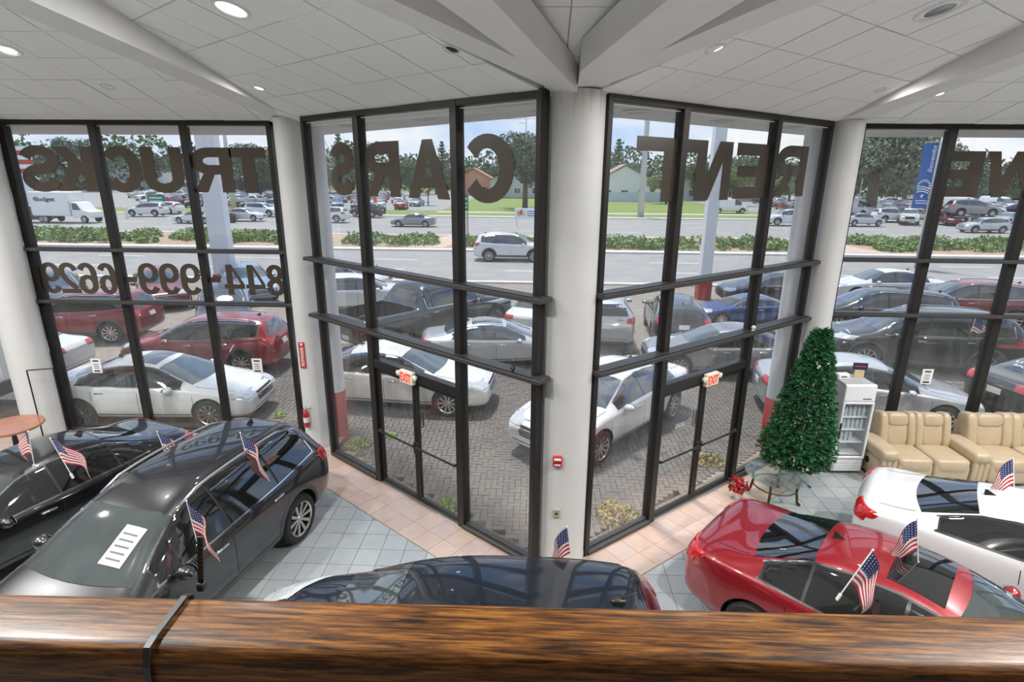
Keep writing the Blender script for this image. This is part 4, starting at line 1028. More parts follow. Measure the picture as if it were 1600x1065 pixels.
CR = {'oak': broad(9, 10, leafm[3], 11000, .17), 'dark': broad(10, 9, leafm[0]), 'mid': broad(9, 10, leafm[1]), 'olive': broad(8, 9, leafm[2])}
def conifer(h, w, m, tiers=14):
    mb = MB()
    for i in range(tiers):
        z = h*(.22+.76*i/tiers); r = w*(1-i/tiers)**.8+.15
        for k in range(7):
            a = 2*pi*(k+.5*(i % 2))/7+random.uniform(-.2, .2)
            for q in range(9):
                t = q/8; p = Vector((cos(a)*r*t, sin(a)*r*t, z+.25*r*t*t)); leaf_quad(mb, p+Vector((random.uniform(-.15, .15), random.uniform(-.15, .15), random.uniform(-.2, .2))), .30)
    return mb.mesh('crown', m)
CR['pine'] = conifer(15, 2.2, leafm[0])
def palm(h, m):
    mb = MB()
    for k in range(18):
        a = 2*pi*k/18+random.uniform(-.1, .1); up = random.uniform(.1, 1.2)
        pts = [Vector((cos(a)*t*2.6, sin(a)*t*2.6, h+up*t*2-2.2*t*t)) for t in (0, .25, .5, .75, 1)]
        sd = Vector((-sin(a), cos(a), 0))
        for p, q in zip(pts, pts[1:]):
            for e in (-1, 1): mb.add([p, q, q+sd*e*.35-Vector((0, 0, .2)), p+sd*e*.35-Vector((0, 0, .2))], [(0, 1, 2, 3)])
    return mb.mesh('crown', m)
CR['palm'] = palm(6, leafm[2])
TR = {'oak': trunk_mesh(9, .42), 'dark': trunk_mesh(10, .3), 'mid': trunk_mesh(9, .28), 'olive': trunk_mesh(8, .25), 'pine': trunk_mesh(21, .2, 0), 'palm': trunk_mesh(9.6, .17, .6)}
KIND = {'oak': 'large grey green oak with a thick trunk', 'dark': 'dense dark green tree', 'mid': 'rounded mid green tree', 'olive': 'loose olive green tree', 'pine': 'tall narrow tiered pine', 'palm': 'small palm with drooping fronds'}
def tree(kind, x, y, sc, rz, where, sz=1., group=None):
    r = empty({'palm': 'palm_tree', 'pine': 'pine_tree'}.get(kind, 'tree'), (x, y, G0), rz, label=KIND[kind]+' '+where, cat='tree', group=group); r.scale = (sc, sc, sc*sz)
    put('crown', CR[kind], r); put('trunk', TR[kind], r); return r
def gpt(px, py, z=G0):      # where the line of sight through a pixel of the 1600 x 1065 frame meets height z
    d = _F + _R*((px-800)/873.96) - _U*((py-532.5)/873.96); t = (z-H)/d.z; return (d.x*t, d.y*t)
def onY(px, py, Y):
    d = _F + _R*((px-800)/873.96) - _U*((py-532.5)/873.96); t = Y/d.y; return Vector((d.x*t, Y, H+d.z*t))
def tree_px(kind, px, top, Y, where, base_h, sz=1.):
    p = onY(px, top, Y); return tree(kind, p.x, Y, (p.z-G0)/base_h/sz, random.uniform(0, 6), where, sz)
for kind, px, top, Y, where, bh in [
    ('dark', 95, 212, 168, 'rising highest behind the letters at the far left', 10), ('mid', 150, 235, 155, 'behind the letter nearest the second mullion', 9), ('dark', 235, 240, 150, 'behind the left window between two mullions', 10),
    ('mid', 300, 250, 160, 'behind the sign pole in the left window', 9), ('dark', 390, 222, 130, 'right of the concrete lamp pole in the left window', 10), ('mid', 425, 250, 140, 'at the right end of the left window', 9), ('olive', 330, 262, 140, 'low behind the white sign pole', 8),
    ('pine', 527, 203, 120, 'standing over the first door bay on the left', 15), ('dark', 500, 255, 120, 'left of the tall pine in the door bay', 10), ('dark', 545, 262, 130, 'right of the tall pine in the door bay', 10),
    ('mid', 600, 262, 150, 'above the far car lot in the left door bay', 9), ('mid', 640, 250, 150, 'in the middle of the left door bay', 9), ('dark', 680, 248, 160, 'behind the letter beside the second door mullion', 10), ('pine', 690, 216, 150, 'just left of the second mullion of the left door bay', 15),
    ('olive', 652, 285, 112, 'low by the far car lot', 8), ('palm', 668, 283, 100, 'by the far car lot in the left door bay', 8), ('mid', 740, 262, 172, 'right of the second mullion of the left door bay', 9), ('dark', 772, 258, 190, 'behind the round letter', 10),
    ('dark', 822, 204, 92, 'tallest of all beside the front column on its left', 10), ('dark', 850, 225, 96, 'close by the front column on its left', 10),
    ('pine', 968, 212, 147, 'right of the front column', 15), ('dark', 960, 252, 158, 'behind the white gabled house', 10), ('mid', 990, 255, 170, 'behind the house right of the front column', 9), ('pine', 1052, 228, 125, 'behind the letter right of the concrete pole', 15), ('olive', 1045, 268, 115, 'low beyond the field by the concrete pole', 8),
    ('mid', 1095, 252, 130, 'behind the middle letter of the right door bay', 9), ('olive', 1135, 255, 110, 'right of the middle letter of the right door bay', 8), ('mid', 1170, 245, 142, 'left of the last mullion of the right door bay', 9), ('olive', 1240, 262, 110, 'in the narrow pane at the right of the right door bay', 8), ('dark', 1215, 250, 125, 'behind the last mullion of the right door bay', 10),
    ('oak', 1385, 186, 84, 'filling the first pane of the right window', 8.3), ('dark', 1345, 240, 136, 'left behind the great oak in the right window', 10), ('dark', 1430, 225, 122, 'right behind the great oak in the right window', 10), ('pine', 1500, 226, 118, 'left of the last letter in the right window', 15), ('dark', 1520, 240, 120, 'behind the last two letters in the right window', 10), ('pine', 1549, 232, 130, 'between the last two letters in the right window', 15), ('mid', 1580, 262, 120, 'at the right edge of the right window', 9), ('dark', 1610, 240, 120, 'just beyond the right edge of the frame', 10)]:
    tree_px(kind, px, top, Y, where, bh)
# wooded skyline far off, one belt
mb = MB(); random.seed(8)
for i in range(900):
    a = -1.15+2.3*i/900; R_ = random.uniform(235, 255); hh = 13+3*sin(a*17)+2.5*sin(a*41+1)+random.uniform(-2, 2)
    x, y = R_*sin(a), R_*cos(a)
    for k in range(22): leaf_quad(mb, Vector((x+random.uniform(-3, 3), y, random.uniform(.0, hh))), .95)
tag(mb.build('tree_belt', leafm[1], kind='stuff'), 'distant wooded skyline behind the far lots, farthest belt of trees', 'trees')
mb = MB()
for i in range(1100):
    a = -1.1+2.2*i/1100; R_ = random.uniform(203, 222); hh = 10.5+2.5*sin(a*23+2)+2*sin(a*57)+random.uniform(-1.5, 1.5)
    x, y = R_*sin(a), R_*cos(a)
    for k in range(20): leaf_quad(mb, Vector((x+random.uniform(-2, 2), y, random.uniform(.0, hh))), .8)
tag(mb.build('tree_belt', leafm[0], kind='stuff'), 'nearer wooded belt closing the view behind the far lots', 'trees')

# hedges on the median, one per bed
def hedge(x0, x1, y0, y1, h, label, n, m=leafm[4], s=.13):
    r = MB(); hx, hy = (x1-x0)/2, (y1-y0)/2
    nb = max(3, int((x1-x0)/1.1)); bl = [(random.uniform(-hx+.5, hx-.5), random.uniform(-hy+.5, hy-.5), random.uniform(.5, 1)) for i in range(nb*5)]
    for i in range(n):
        b_ = random.choice(bl); a = random.uniform(0, 2*pi); q = random.random()
        leaf_quad(r, Vector((b_[0]+cos(a)*.85*q**.5, b_[1]+sin(a)*.85*q**.5, h*b_[2]*random.uniform(.15, 1)*(1-.45*q*q))), s*random.uniform(.7, 1.4))
    o = r.build('hedge', m, loc=((x0+x1)/2, (y0+y1)/2, G0+.06), kind='stuff'); return tag(o, label, 'hedge')
for x0, x1, y0, y1, lb in [(-44, -16.6, 41.4, 48.8, 'clipped green hedge bed in the road median behind the left window'), (-15.2, -11.4, 41.6, 47, 'short hedge bed in the median right of the white sign pole'), (-11.0, -7.4, 41.3, 46, 'hedge bed in the median left of the brick path'), (-5.6, 3.4, 41.4, 46.4, 'hedge bed in the median right of the brick path'), (3.8, 12.4, 41.3, 46.6, 'hedge bed in the median right of the front column'), (12.8, 21, 41.4, 47, 'hedge bed in the median behind the right doors'), (25.3, 62, 42, 49.5, 'long hedge bed in the median behind the right window')]:
    hedge(x0, x1, y0, y1, .75, lb, int((x1-x0)*(y1-y0)*75))
mb = MB(); mb.prism([(-9.4, 41), (-6.6, 41), (-4.6, 49.8), (-7.4, 49.8)], G0+.06, G0+.09); mb.build('median_path', M('brick_path', (.55, .42, .35), .85, var=.15, scale=4), kind='structure')
mb = MB(); mb.prism([(21.5, 41), (25.5, 41), (24, 49.8), (21.8, 49.8)], G0+.06, G0+.09); mb.build('median_path', M('brick_path', (.55, .42, .35), .85), kind='structure')
# weeds in the paving
def weed(x, y, r, h, n, label, m=leafm[5], s=.035):
    mb = MB()
    for i in range(n):
        a = random.uniform(0, 2*pi); q = r*random.random()**.6; leaf_quad(mb, Vector((cos(a)*q, sin(a)*q, h*random.random()*(1-q/r*.6))), s*random.uniform(.6, 1.4))
    o = mb.build('weed', m, loc=(x, y, G0+.002), kind='stuff'); tag(o, label, 'weed')
for px, py, r, h, n, lb in [(700, 790, .20, .16, 260, 'yellow green weed tuft at the foot of the left door'), (610, 682, .13, .1, 120, 'small weed in the paving behind the left door'), (560, 696, .26, .2, 300, 'patch of grass outside the narrow pane left of the left door'), (965, 805, .38, .12, 420, 'dry grass patch outside the pane right of the front column'), (1105, 720, .3, .14, 300, 'dry grass outside the right door'), (200+39, 660, .2, .5, 200, 'leafy weed growing beside the white sedan under the left window'), (437, 650, .15, .12, 120, 'low weed by the front bumper of the white sedan'), (590, 445, .5, 1.0, 260, 'young shrub sprouting behind the black pickup'), (140, 478, .4, .9, 200, 'palm seedling beside the red car at far left')]:
    x, y = gpt(px, py); weed(x, y, r, h, n, lb, leafm[5] if 'dry' not in lb else M('dry_grass', (.36, .30, .13), .9, var=.3, scale=9), .035 if y < 13 else .09)
# ---------------------------------------------------------------- the cars in the showroom
random.seed(3)
rogue = shape('suv').make('car', 'black crossover with silver roof rails, windscreen paper and flags, nose toward the gallery', (-4.40, 5.76), -102, 1.0, paint('ink', (.012, .013, .016), .2, .3))
blacks = shape('sedan').make('car', 'black sedan at the far left edge, parked left of the black crossover', (-7.15, 6.75), -112, .93, PBK)
centre = shape('hatch_sun').make('car', 'dark blue hatchback straight below the gallery rail, only its roof in view', (-.74, 4.30), 180.5, .95, PBLUEBK, skip=('mirror', 'roof_aerial'))
redcar = shape('sedan_sun').make('car', 'glossy red sedan with dark sunroof, tail toward the right doors', (4.02, 4.85), -42, .96, PRED)
bmw = shape('coupe_plain').make('car', 'white coupe behind the red sedan, tail toward the leather sofas', (6.55, 6.02), -36, .95, PW)

# ---------------------------------------------------------------- cars on the lot just outside
def lot(k, label, x, y, deg, sc, p_, name='car', g=G0, **kw):
    return shape(k).make(name, label, (x, y), deg, sc, p_, ground=g, **kw)
lot('sedan_sun', 'white sedan with dark sunroof nearest the left window, nose to the right', -8.19, 11.42, 2.4, .96, PW)
lot('suv', 'red crossover behind the white sunroof sedan, tail to the right', -8.95, 14.6, 183, .92, PRED)
lot('sedan_plain', 'white car at the far left with one wheel showing beside the round column', -14.1, 13.6, 182, .9, PPEARL)
lot('suv', 'red crossover with lit tail lamp behind the leftmost pane, left of the dark blue crossover', -14.6, 17.2, 186, .95, PRED)
lot('suv', 'dark blue crossover facing in with chrome grille, between the two red crossovers', -10.7, 18.6, -62, .92, PBLUEBK)
lot('sedan', 'dark grey sedan in the back row under the phone digits at far left', -19.2, 21.4, -50, 1.0, PDGREY)
lot('sedan', 'maroon sedan in the back row under the middle phone digits', -15.6, 22.6, -52, 1.0, PMAROON)
lot('sedan_plain', 'pale blue sedan in the back row behind the dark blue crossover', -12.6, 24.0, -54, 1.0, PLBLUE)
lot('sedan_plain', 'white sedan in the back row below the last phone digits', -8.6, 24.6, 160, .98, PW)
lot('sedan_plain', 'white sedan in the back row at the extreme left behind the round column', -22.4, 20.0, -48, 1., PW)
lot('sedan', 'long pearl sedan outside the left doors, nose to the right', -3.16, 12.5, -5.4, .98, PPEARL)
lot('sedan_silver', 'silver sedan with twin glass roof behind the pearl sedan', -1.05, 15.55, 9, .90, PSIL)
lot('sedan_plain', 'white sedan seen from behind beyond the silver sedan, beside the front column', 0.25, 19.6, 75, .86, PW)
lot('pickup', 'black pickup with an open empty bed, tail toward the left doors', -3.4, 17.85, 50, 1.08, PBK, 'pickup_truck')
lot('hatch', 'white hatchback behind the tailgate of the black pickup', -6.95, 21.5, 22, .98, PW)
lot('sedan', 'white sedan close to the front column, nose toward the doors', 1.62, 11.2, 229, 1.0, PW)
lot('suv', 'silver crossover seen from behind just right of the front column', 2.40, 18.7, 87, .98, PSIL)
lot('hatch', 'dark crossover seen from behind with a red tail lamp, right of the silver crossover', 4.85, 18.7, 84, .96, PDGREY)
lot('coupe', 'bright blue coupe beyond the right doors', 7.9, 20.6, 184, .80, PBLUE)
lot('sedan', 'grey sedan between the blue coupe and the right doors', 5.36, 15.2, 178, .93, PGREY)
lot('sedan', 'pale silver sedan with long tail outside the right corner column', 7.55, 12.28, -10, .95, PSIL)
lot('big', 'large black off roader with chrome grille and a flag, outside the right window', 11.1, 15.9, 168, .98, PBK)
lot('coupe_plain', 'black coupe with white writing on its rear glass, right of the silver sedan', 12.6, 12.75, 14, .95, PBK)
lot('big', 'black off roader with raised tailgate in the second row at the right', 12.15, 19.5, 166, .92, PBK)
lot('suv', 'maroon crossover in the second row behind the large black off roader', 16.3, 21.3, 166, .98, PMAROON)
lot('sedan', 'black sedan in the second row behind the blue coupe', 10.3, 24.2, 180, .95, PBK)
lot('sedan', 'brown sedan in the second row at the right edge of the frame', 21.2, 21.9, 168, .98, PBROWN)
lot('sedan_plain', 'white sedan in the third row behind the right window', 15.6, 25.2, 175, 1., PW)
lot('sedan_plain', 'grey sedan parked at the extreme right edge behind the writing coupe', 17.4, 15.6, 20, .96, PGREY)

# moving traffic, at rest here
lot('suv', 'white crossover on the near road lane, seen beside the front column', -1.4, 36.2, 0, 1.05, PW, g=G0-.04)
lot('sedan', 'dark grey sedan on the far road behind the left doors', -12.6, 59.5, 180, 1., PGREY, g=G0-.04)
lot('sedan_plain', 'white sedan on the far road left of the white sign pole', -36.5, 60.5, 180, 1., PW, g=G0-.04)
lot('hatch', 'pale hatchback on the far road at the right edge', 46, 60, 180, 1.0, PSIL, g=G0-.04)

# ---------------------------------------------------------------- the lots across the road
n_ = 0
def farcar(px, py, k, p_, deg, label, sc=1., name='car', group=None, g=G0+.05, cat='car'):
    x, y = gpt(px, py, g); return shape(k).far(name, label, (x, y), deg, p_, sc, g, group, cat)
for a in [(50, 346, 'suv', PDGREY, 200, 'dark crossover at the far left beyond the road, left of the box truck'), (232, 337, 'suv', PW, 185, 'white crossover beyond the road in the left window under the green sign'), (260, 333, 'hatch', PW, 170, 'white hatchback behind the white crossover under the green sign'),
          (383, 344, 'sedan', PW, 0, 'white sedan side on beyond the road, right of the white sign pole'), (350, 345, 'sedan', PBK, 130, 'black sedan with red tail lamps beside the white sign pole beyond the road'), (412, 337, 'suv', PW, -10, 'white crossover behind the white side on sedan'), (432, 331, 'pickup', PW, 190, 'white pickup at the right end of the left window'),
          (514, 346, 'suv', PW, 175, 'white crossover beyond the road in the narrow pane left of the left doors'), (575, 338, 'suv', PBLUEBK, 160, 'dark blue crossover beyond the road behind the first door mullion'), (1230, 351, 'big', PW, 182, 'white boxy off roader beyond the road in the narrow right door pane'),
          (1345, 352, 'sedan', PSIL, 5, 'silver sedan beyond the road at the left of the right window'), (1392, 346, 'suv', PW, 0, 'white crossover half hidden by the oak trunk'), (1418, 349, 'pickup', PW, -120, 'white pickup facing the road right of the oak trunk'), (1476, 350, 'sedan', PMAROON, -95, 'maroon sedan facing the road beside the second right mullion'),
          (1572, 350, 'sedan', PLBLUE, -150, 'pale blue sedan beyond the road at the right, beside the yellow sign'), (1595, 347, 'sedan_plain', PDGREY, -150, 'dark grey sedan beyond the road at the right edge')]:
    farcar(*a)
farcar(1502, 328, 'van', PW, -60, 'white panel van behind the raised grey crossover', 1., 'van', cat='van'); farcar(1556, 330, 'van', PW, -88, 'tall white van facing the road at the right', 1.1, 'van', cat='van'); farcar(1136, 333, 'van', PPEARL, 0, 'cream van parked beyond the field behind the right doors', 1., 'van', cat='van')
farcar(1338, 336, 'van', PW, -70, 'white van in the right lot beside the flag pole', 1., 'van', cat='van')
gx, gy = gpt(1513, 352); shape('suv').far('car', 'grey crossover raised on a display ramp beyond the road', (gx, gy), -12, PGREY, 1.15, .95)
mb = MB()
for dx in (-2, -.9, .9, 2): mb.bbox(dx-.08, dx+.08, -1, 1, G0, .95, .02)
mb.bbox(-2.4, 2.4, -1.05, -.55, .83, .95, .02); mb.bbox(-2.4, 2.4, .55, 1.05, .83, .95, .02); o = mb.build('display_ramp', M('ramp_steel', (.25, .25, .26), .5, .6), loc=(gx, gy, 0)); tag(o, 'dark steel display ramp carrying the grey crossover', 'ramp')
# rows of stock
random.seed(21)
rowp = [PW, PW, PSIL, PGREY, PDGREY, PBK, PBLUE, PRED, PPEARL, PLBLUE, PTAN]
cn = {id(PW): 'white', id(PSIL): 'silver', id(PGREY): 'grey', id(PDGREY): 'dark grey', id(PBK): 'black', id(PBLUE): 'blue', id(PRED): 'red', id(PPEARL): 'pearl white', id(PLBLUE): 'pale blue', id(PTAN): 'tan'}
rows = [(-60, -19, 88.5, 'the kerbside row of the left far lot'), (40, 78, 88.5, 'the kerbside row of the right far lot'), (-88, -30, 130, 'the back row of the left far lot'), (-62, -20, 98, 'the front row of the left far lot'), (-74, -22, 108, 'the second row of the left far lot'), (-84, -26, 119, 'the third row of the left far lot'), (42, 82, 97, 'the front row of the right far lot'), (44, 92, 107, 'the second row of the right far lot'), (46, 104, 118, 'the back row of the right far lot')]
ORD = ['first', 'second', 'third', 'fourth', 'fifth', 'sixth', 'seventh', 'eighth', 'ninth', 'tenth', 'eleventh', 'twelfth']+['thirteenth', 'fourteenth', 'fifteenth', 'sixteenth', 'seventeenth', 'eighteenth', 'nineteenth', 'twentieth', 'twentyfirst', 'twentysecond', 'twentythird', 'twentyfourth', 'twentyfifth']
for x0, x1, y, lb in rows:
    x = x0; nth = 0
    while x < x1:
        p_ = random.choice(rowp); k = random.choice(['sedan', 'suv', 'hatch', 'sedan_plain', 'suv'])
        nth += 1
        shape(k).far('car', '%s %s, %s from the left in %s' % (cn[id(p_)], {'sedan': 'sedan', 'sedan_plain': 'saloon', 'suv': 'crossover', 'hatch': 'hatchback'}[k], ORD[nth-1], lb), (x, y+random.uniform(-.5, .5)), random.choice([-82, -98, 96])+random.uniform(-14, 14), p_, 1., G0+.05, 'cars in '+lb)
        x += random.uniform(2.9, 3.9)

# box truck
bx, by = gpt(114, 347)
bt = empty('box_truck', (bx, by, G0), radians(-2), label='white rental box truck beyond the road at the far left', cat='truck')
bt.scale = (.95,)*3
bw = M('truck_white', (.82, .82, .80), .4, var=.02)
mb = MB(); mb.bbox(-3.6, .9, -1.2, 1.2, .75, 3.35, .06); put('cargo_box', mb.mesh('cargo_box', bw), bt)
mb = MB(); pr = [(1.0, .55), (3.05, .55), (3.2, .75), (3.15, 1.2), (2.25, 1.42), (1.75, 2.2), (1.0, 2.3)]
mb.prism(pr, -1.0, 1.0, T=Matrix.Rotation(pi/2, 4, 'X')); put('cab', mb.mesh('cab', bw), bt)
mb = MB(); mb.add([(2.21, -.9, 1.45), (2.21, .9, 1.45), (1.8, .82, 2.12), (1.8, -.82, 2.12)], [(0, 1, 2, 3)]); mb.add([(1.15, -1.01, 1.42), (2.1, -1.01, 1.42), (1.7, -1.01, 2.1), (1.15, -1.01, 2.15)], [(0, 1, 2, 3)]); put('cab_window', mb.mesh('cab_window', CG), bt)
for x in (-2.2, 2.35):
    for sg in (-1, 1):
        wv = put('wheel', shape('suv').tyre, bt, (x, sg*.98, .42)); wv.scale = (1.15,)*3; put('rim', shape('suv').rims[sg], wv)
T = Matrix(((1, 0, 0, -2.9), (0, 0, -1, -1.215), (0, 1, 0, 2.2), (0, 0, 0, 1)))
text_fit('Budget', 'lettering', M('navy_print', (.03, .05, .14), .5), 2.4, .6, bt, T, bold=.03)
mb = MB(); mb.box(-3.1, -2.95, -1.21, -1.2, 2.45, 2.75); put('logo_bar', mb.mesh('logo_bar', M('orange_print', (.8, .25, .03), .5)), bt)

# houses beyond the field
roofm = M('shingle_roof', (.36, .27, .22), .9, var=.2, scale=3); whitew = M('white_render', (.78, .77, .74), .7, var=.03); tanw = M('tan_render', (.62, .50, .36), .8, var=.05); bluew = M('blue_fence', (.50, .58, .66), .7, var=.05)
def house(x, y, w_, d_, h_, rh, wallm, label, rz=0, wins=3, gable='x', rm=roofm):
    r = empty('house', (x, y, G0), rz, label=label, cat='house')
    mb = MB(); mb.box(-w_/2, w_/2, 0, d_, 0, h_)
    mb.add([(-w_/2, 0, h_), (w_/2, 0, h_), (0, 0, h_+rh*.93), (-w_/2, d_, h_), (w_/2, d_, h_), (0, d_, h_+rh*.93)], [(0, 1, 2), (5, 4, 3)]); mb.build('house_wall', wallm, r)
    for sg in (-1, 1):
        mb = MB(); mb.add([(sg*(w_/2+.5), -.5, h_-.25), (sg*(w_/2+.5), d_+.5, h_-.25), (0, d_+.5, h_+rh), (0, -.5, h_+rh), (sg*(w_/2+.5), -.5, h_-.1), (sg*(w_/2+.5), d_+.5, h_-.1), (0, d_+.5, h_+rh+.18), (0, -.5, h_+rh+.18)], [(0, 1, 2, 3), (4, 5, 6, 7), (0, 3, 7, 4), (0, 1, 5, 4), (1, 2, 6, 5), (2, 3, 7, 6)]); mb.build('roof_slope', rm, r)
    for i in range(wins):
        x0 = -w_/2+w_*(i+.5)/wins
        mb = MB(); mb.box(x0-.75, x0+.75, -.08, .02, 1.0, 2.3); wf = mb.build('window_frame', whitew if wallm is not whitew else tanw, r)
        for e in (-.36, .36):
            mb = MB(); mb.box(x0+e-.31, x0+e+.31, -.1, -.07, 1.08, 2.22); mb.build('window_pane', CG, wf)
    return r
def house_px(px, py, Y, *a, **k):
    p = onY(px, py, Y); return house(p.x, Y, *a, **k)
house_px(975, 315, 128, 11, 10, 4.6, 3.0, whitew, 'white gabled house beyond the green field right of the front column')
house_px(1062, 312, 134, 8, 9, 4.4, 2.6, whitew, 'second white house beyond the field, right of the concrete pole')
house_px(1142, 312, 130, 9, 8, 4.2, 2.4, tanw, 'tan house beyond the field behind the right doors')
house_px(808, 312, 140, 13, 9, 4.2, 2.6, M('grey_render', (.5, .5, .5), .8), 'grey low house behind the round letter left of the front column')
house_px(215, 306, 170, 46, 14, 5.2, 2.0, whitew, 'long low white building behind the left far lot', wins=9)
house_px(110, 300, 186, 24, 14, 9.0, 1.5, tanw, 'tan commercial block behind the box truck', wins=5)
house_px(740, 305, 152, 10, 9, 4.2, 2.6, M('terracotta_render', (.55, .28, .18), .8), 'terracotta house behind the second mullion of the left doors', rm=M('tile_roof', (.5, .2, .12), .8))
p = onY(975, 318, 122); mb = MB()
for i in range(24): mb.box(-8+i*.7, -8+i*.7+.68, -.05, .05, 0, 2.0)
tag(mb.build('board_fence', bluew, loc=(p.x, 122, G0)), 'pale blue board fence in front of the white gabled house', 'fence')
fe = empty('lot_fence', (onY(400, 310, 138).x, 138, G0), label='black metal fence behind the white cars at the right of the left window', cat='fence')
for i in range(26):
    mb = MB(); mb.box(-12+i*.98-.06, -12+i*.98+.06, -.06, .06, 0, 3.4); mb.build('fence_post', blackm, fe)
mb = MB(); mb.box(-12, 12.6, -.02, .02, .2, 3.1); mb.build('fence_mesh', M('dark_mesh', (.05, .05, .05), .8), fe)

# ribbed white trailer just outside the far left pane
tr_ = empty('cargo_trailer', (-13.4, 11.55, G0), label='white ribbed cargo trailer outside the far left edge of the glass', cat='trailer')
mb = MB(); mb.bbox(-2.0, 1.75, -.55, .55, .75, 2.0, .03); mb.build('trailer_box', signw if 'signw' in globals() else whitew, tr_)
for i in range(14):
    mb = MB(); mb.bbox(-1.9+i*.27, -1.86+i*.27, -.575, -.55, .8, 1.95, .006); mb.build('rib', whitew, tr_)
for i in range(3):
    mb = MB(); mb.bbox(1.75, 1.775, -.4+i*.36, -.36+i*.36, .8, 1.95, .006); mb.build('rib', whitew, tr_)
mb = MB(); mb.bbox(-2.0, 1.75, -.5, .5, .45, .75, .02); mb.build('chassis', blackm, tr_)
for sg in (-1, 1):
    wv = put('wheel', shape('sedan').tyre, tr_, (.2, sg*.5, .33)); put('rim', shape('sedan').rims[sg], wv)
# ---------------------------------------------------------------- poles and signs
signw = M('sign_white', (.80, .82, .85), .45, var=.02)
def signpost(x, y, w_, label, d_=.5, h_=10.5):
    r = empty('sign_pole', (x, y, G0), label=label, cat='sign pole')
    mb = MB(); mb.bbox(-w_/2, w_/2, -d_/2, d_/2, .72, h_, .03); mb.build('post', signw, r)
    mb = MB(); mb.bbox(-w_/2-.05, w_/2+.05, -d_/2-.05, d_/2+.05, -.05, .78, .03); mb.build('red_base', redp, r)
signpost(-14.1, 25.0, .85, 'broad white sign pole with a red base at the roadside, left window')
signpost(7.62, 24.9, .48, 'slim white sign pole with a red base at the roadside, behind the right doors')
concp = M('pole_concrete', (.55, .54, .51), .8, var=.06)
def pole(px, py, Y, r0, h_, label, arms=()):
    p = onY(px, py, Y); r = empty('utility_pole', (p.x, Y, G0), label=label, cat='pole')
    mb = MB(); mb.tube([(0, 0, 0), (0, 0, h_)], [r0, r0*.6], 10); mb.build('shaft', concp, r, smooth=True)
    for z, l in arms:
        mb = MB(); mb.tube([(-l if l > 0 else 0, 0, z), (0 if l > 0 else -l, 0, z)], .06, 6); mb.build('cross_arm', steel, r)
    return r
pole(1000, 348, 76, .42, 18, 'tall grey concrete utility pole at the field edge, right of the front column', [(13, 1.5)])
pole(368, 345, 78, .36, 13.4, 'concrete lamp pole with a mast arm in the left window', [(13, 4.2), (13, -3)])
pole(1337, 340, 100, .12, 12, 'thin pale flag pole at the left of the right window')
pole(820, 335, 160, .3, 22, 'distant wire pole behind the round letter', [(20, 2), (18.6, 2)])
w0 = MB()
for z in (12.2, 12.9, 15.8): w0.tube([(-90, 100, z+1.6), (-40, 88, z+.3), (onY(1000, 348, 76).x, 76, z), (50, 88, z+.3), (110, 100, z+1.2)], .03, 4)
tag(w0.build('power_line', blackm), 'thin power lines crossing the sky above the field', 'power line')
# blue banner on its pole
p0 = onY(1441, 400, 35)
bn = empty('banner_pole', (23.42, 35, G0), label='tall grey pole at the kerb of the road carrying a blue banner', cat='pole')
mb = MB(); mb.tube([(0, 0, 0), (0, 0, 9.5)], .12, 10); mb.build('shaft', concp, bn, smooth=True)
for z in (7.25, 3.45):
    mb = MB(); mb.tube([(-.95, 0, z), (.05, 0, z)], .02, 6); mb.build('bracket', steel, bn)
bm_ = empty('street_banner', (22.84, 35, 3.4), label='blue street banner with a white sun emblem and a script word', cat='banner')
blueb = M('banner_blue', (.035, .13, .40), .7, var=.05); wprint = M('white_print', (.85, .86, .88), .6, var=.01)
mb = MB(); n = 10
for i in range(n):
    z0, z1 = 3.66*i/n, 3.66*(i+1)/n; yy = lambda z: .03*sin(z*2.2)
    mb.add([(-.42, yy(z0), z0), (.42, yy(z0)+.01, z0), (.42, yy(z1)+.01, z1), (-.42, yy(z1), z1), (-.42, yy(z0)+.015, z0), (.42, yy(z0)+.025, z0), (.42, yy(z1)+.025, z1), (-.42, yy(z1)+.015, z1)], [(0, 1, 2, 3), (7, 6, 5, 4), (0, 3, 7, 4), (1, 5, 6, 2)])
mb.build('cloth', blueb, bm_)
T = Matrix.Translation((.28, -.06, 2.05)) @ Matrix(((0, -1, 0, 0), (0, 0, -1, 0), (1, 0, 0, 0), (0, 0, 0, 1)))
text_fit('Bienvenidos', 'script_word', wprint, 1.45, .26, bm_, T @ Matrix(((1, .25, 0, 0), (0, 1, 0, 0), (0, 0, 1, 0), (0, 0, 0, 1))), bold=.0)
mb = MB(); cx, cz = .0, 1.25
for i in range(11):
    a = radians(-12+i*204/10); c_, s_ = cos(a), sin(a); r0, r1, w_ = .27, .41, .035
    mb.add([(cx+c_*r0-s_*w_*.6, -.055, cz+s_*r0+c_*w_*.6), (cx+c_*r0+s_*w_*.6, -.055, cz+s_*r0-c_*w_*.6), (cx+c_*r1+s_*w_, -.055, cz+s_*r1-c_*w_), (cx+c_*r1-s_*w_, -.055, cz+s_*r1+c_*w_)], [(0, 1, 2, 3)])
for k in range(3):
    pts = [(cx-.36+.72*t/8, cz-.06-k*.13+.09*sin(t/8*pi)-.08*t/8) for t in range(9)]
    for (x0, z0), (x1, z1) in zip(pts, pts[1:]): mb.add([(x0, -.055, z0-.03), (x1, -.055, z1-.03), (x1, -.055, z1+.03), (x0, -.055, z0+.03)], [(0, 1, 2, 3)])
mb.add([(cx-.1, -.055, cz-.5), (cx+.1, -.055, cz-.42), (cx, -.055, cz-.68)], [(0, 1, 2)])
for x0, x1, z in ((-.34, .30, .42), (-.30, .34, .28)):
    mb.add([(x0, -.055, z), (x1, -.055, z), (x1, -.055, z+.05), (x0, -.055, z+.05)], [(0, 1, 2, 3)])
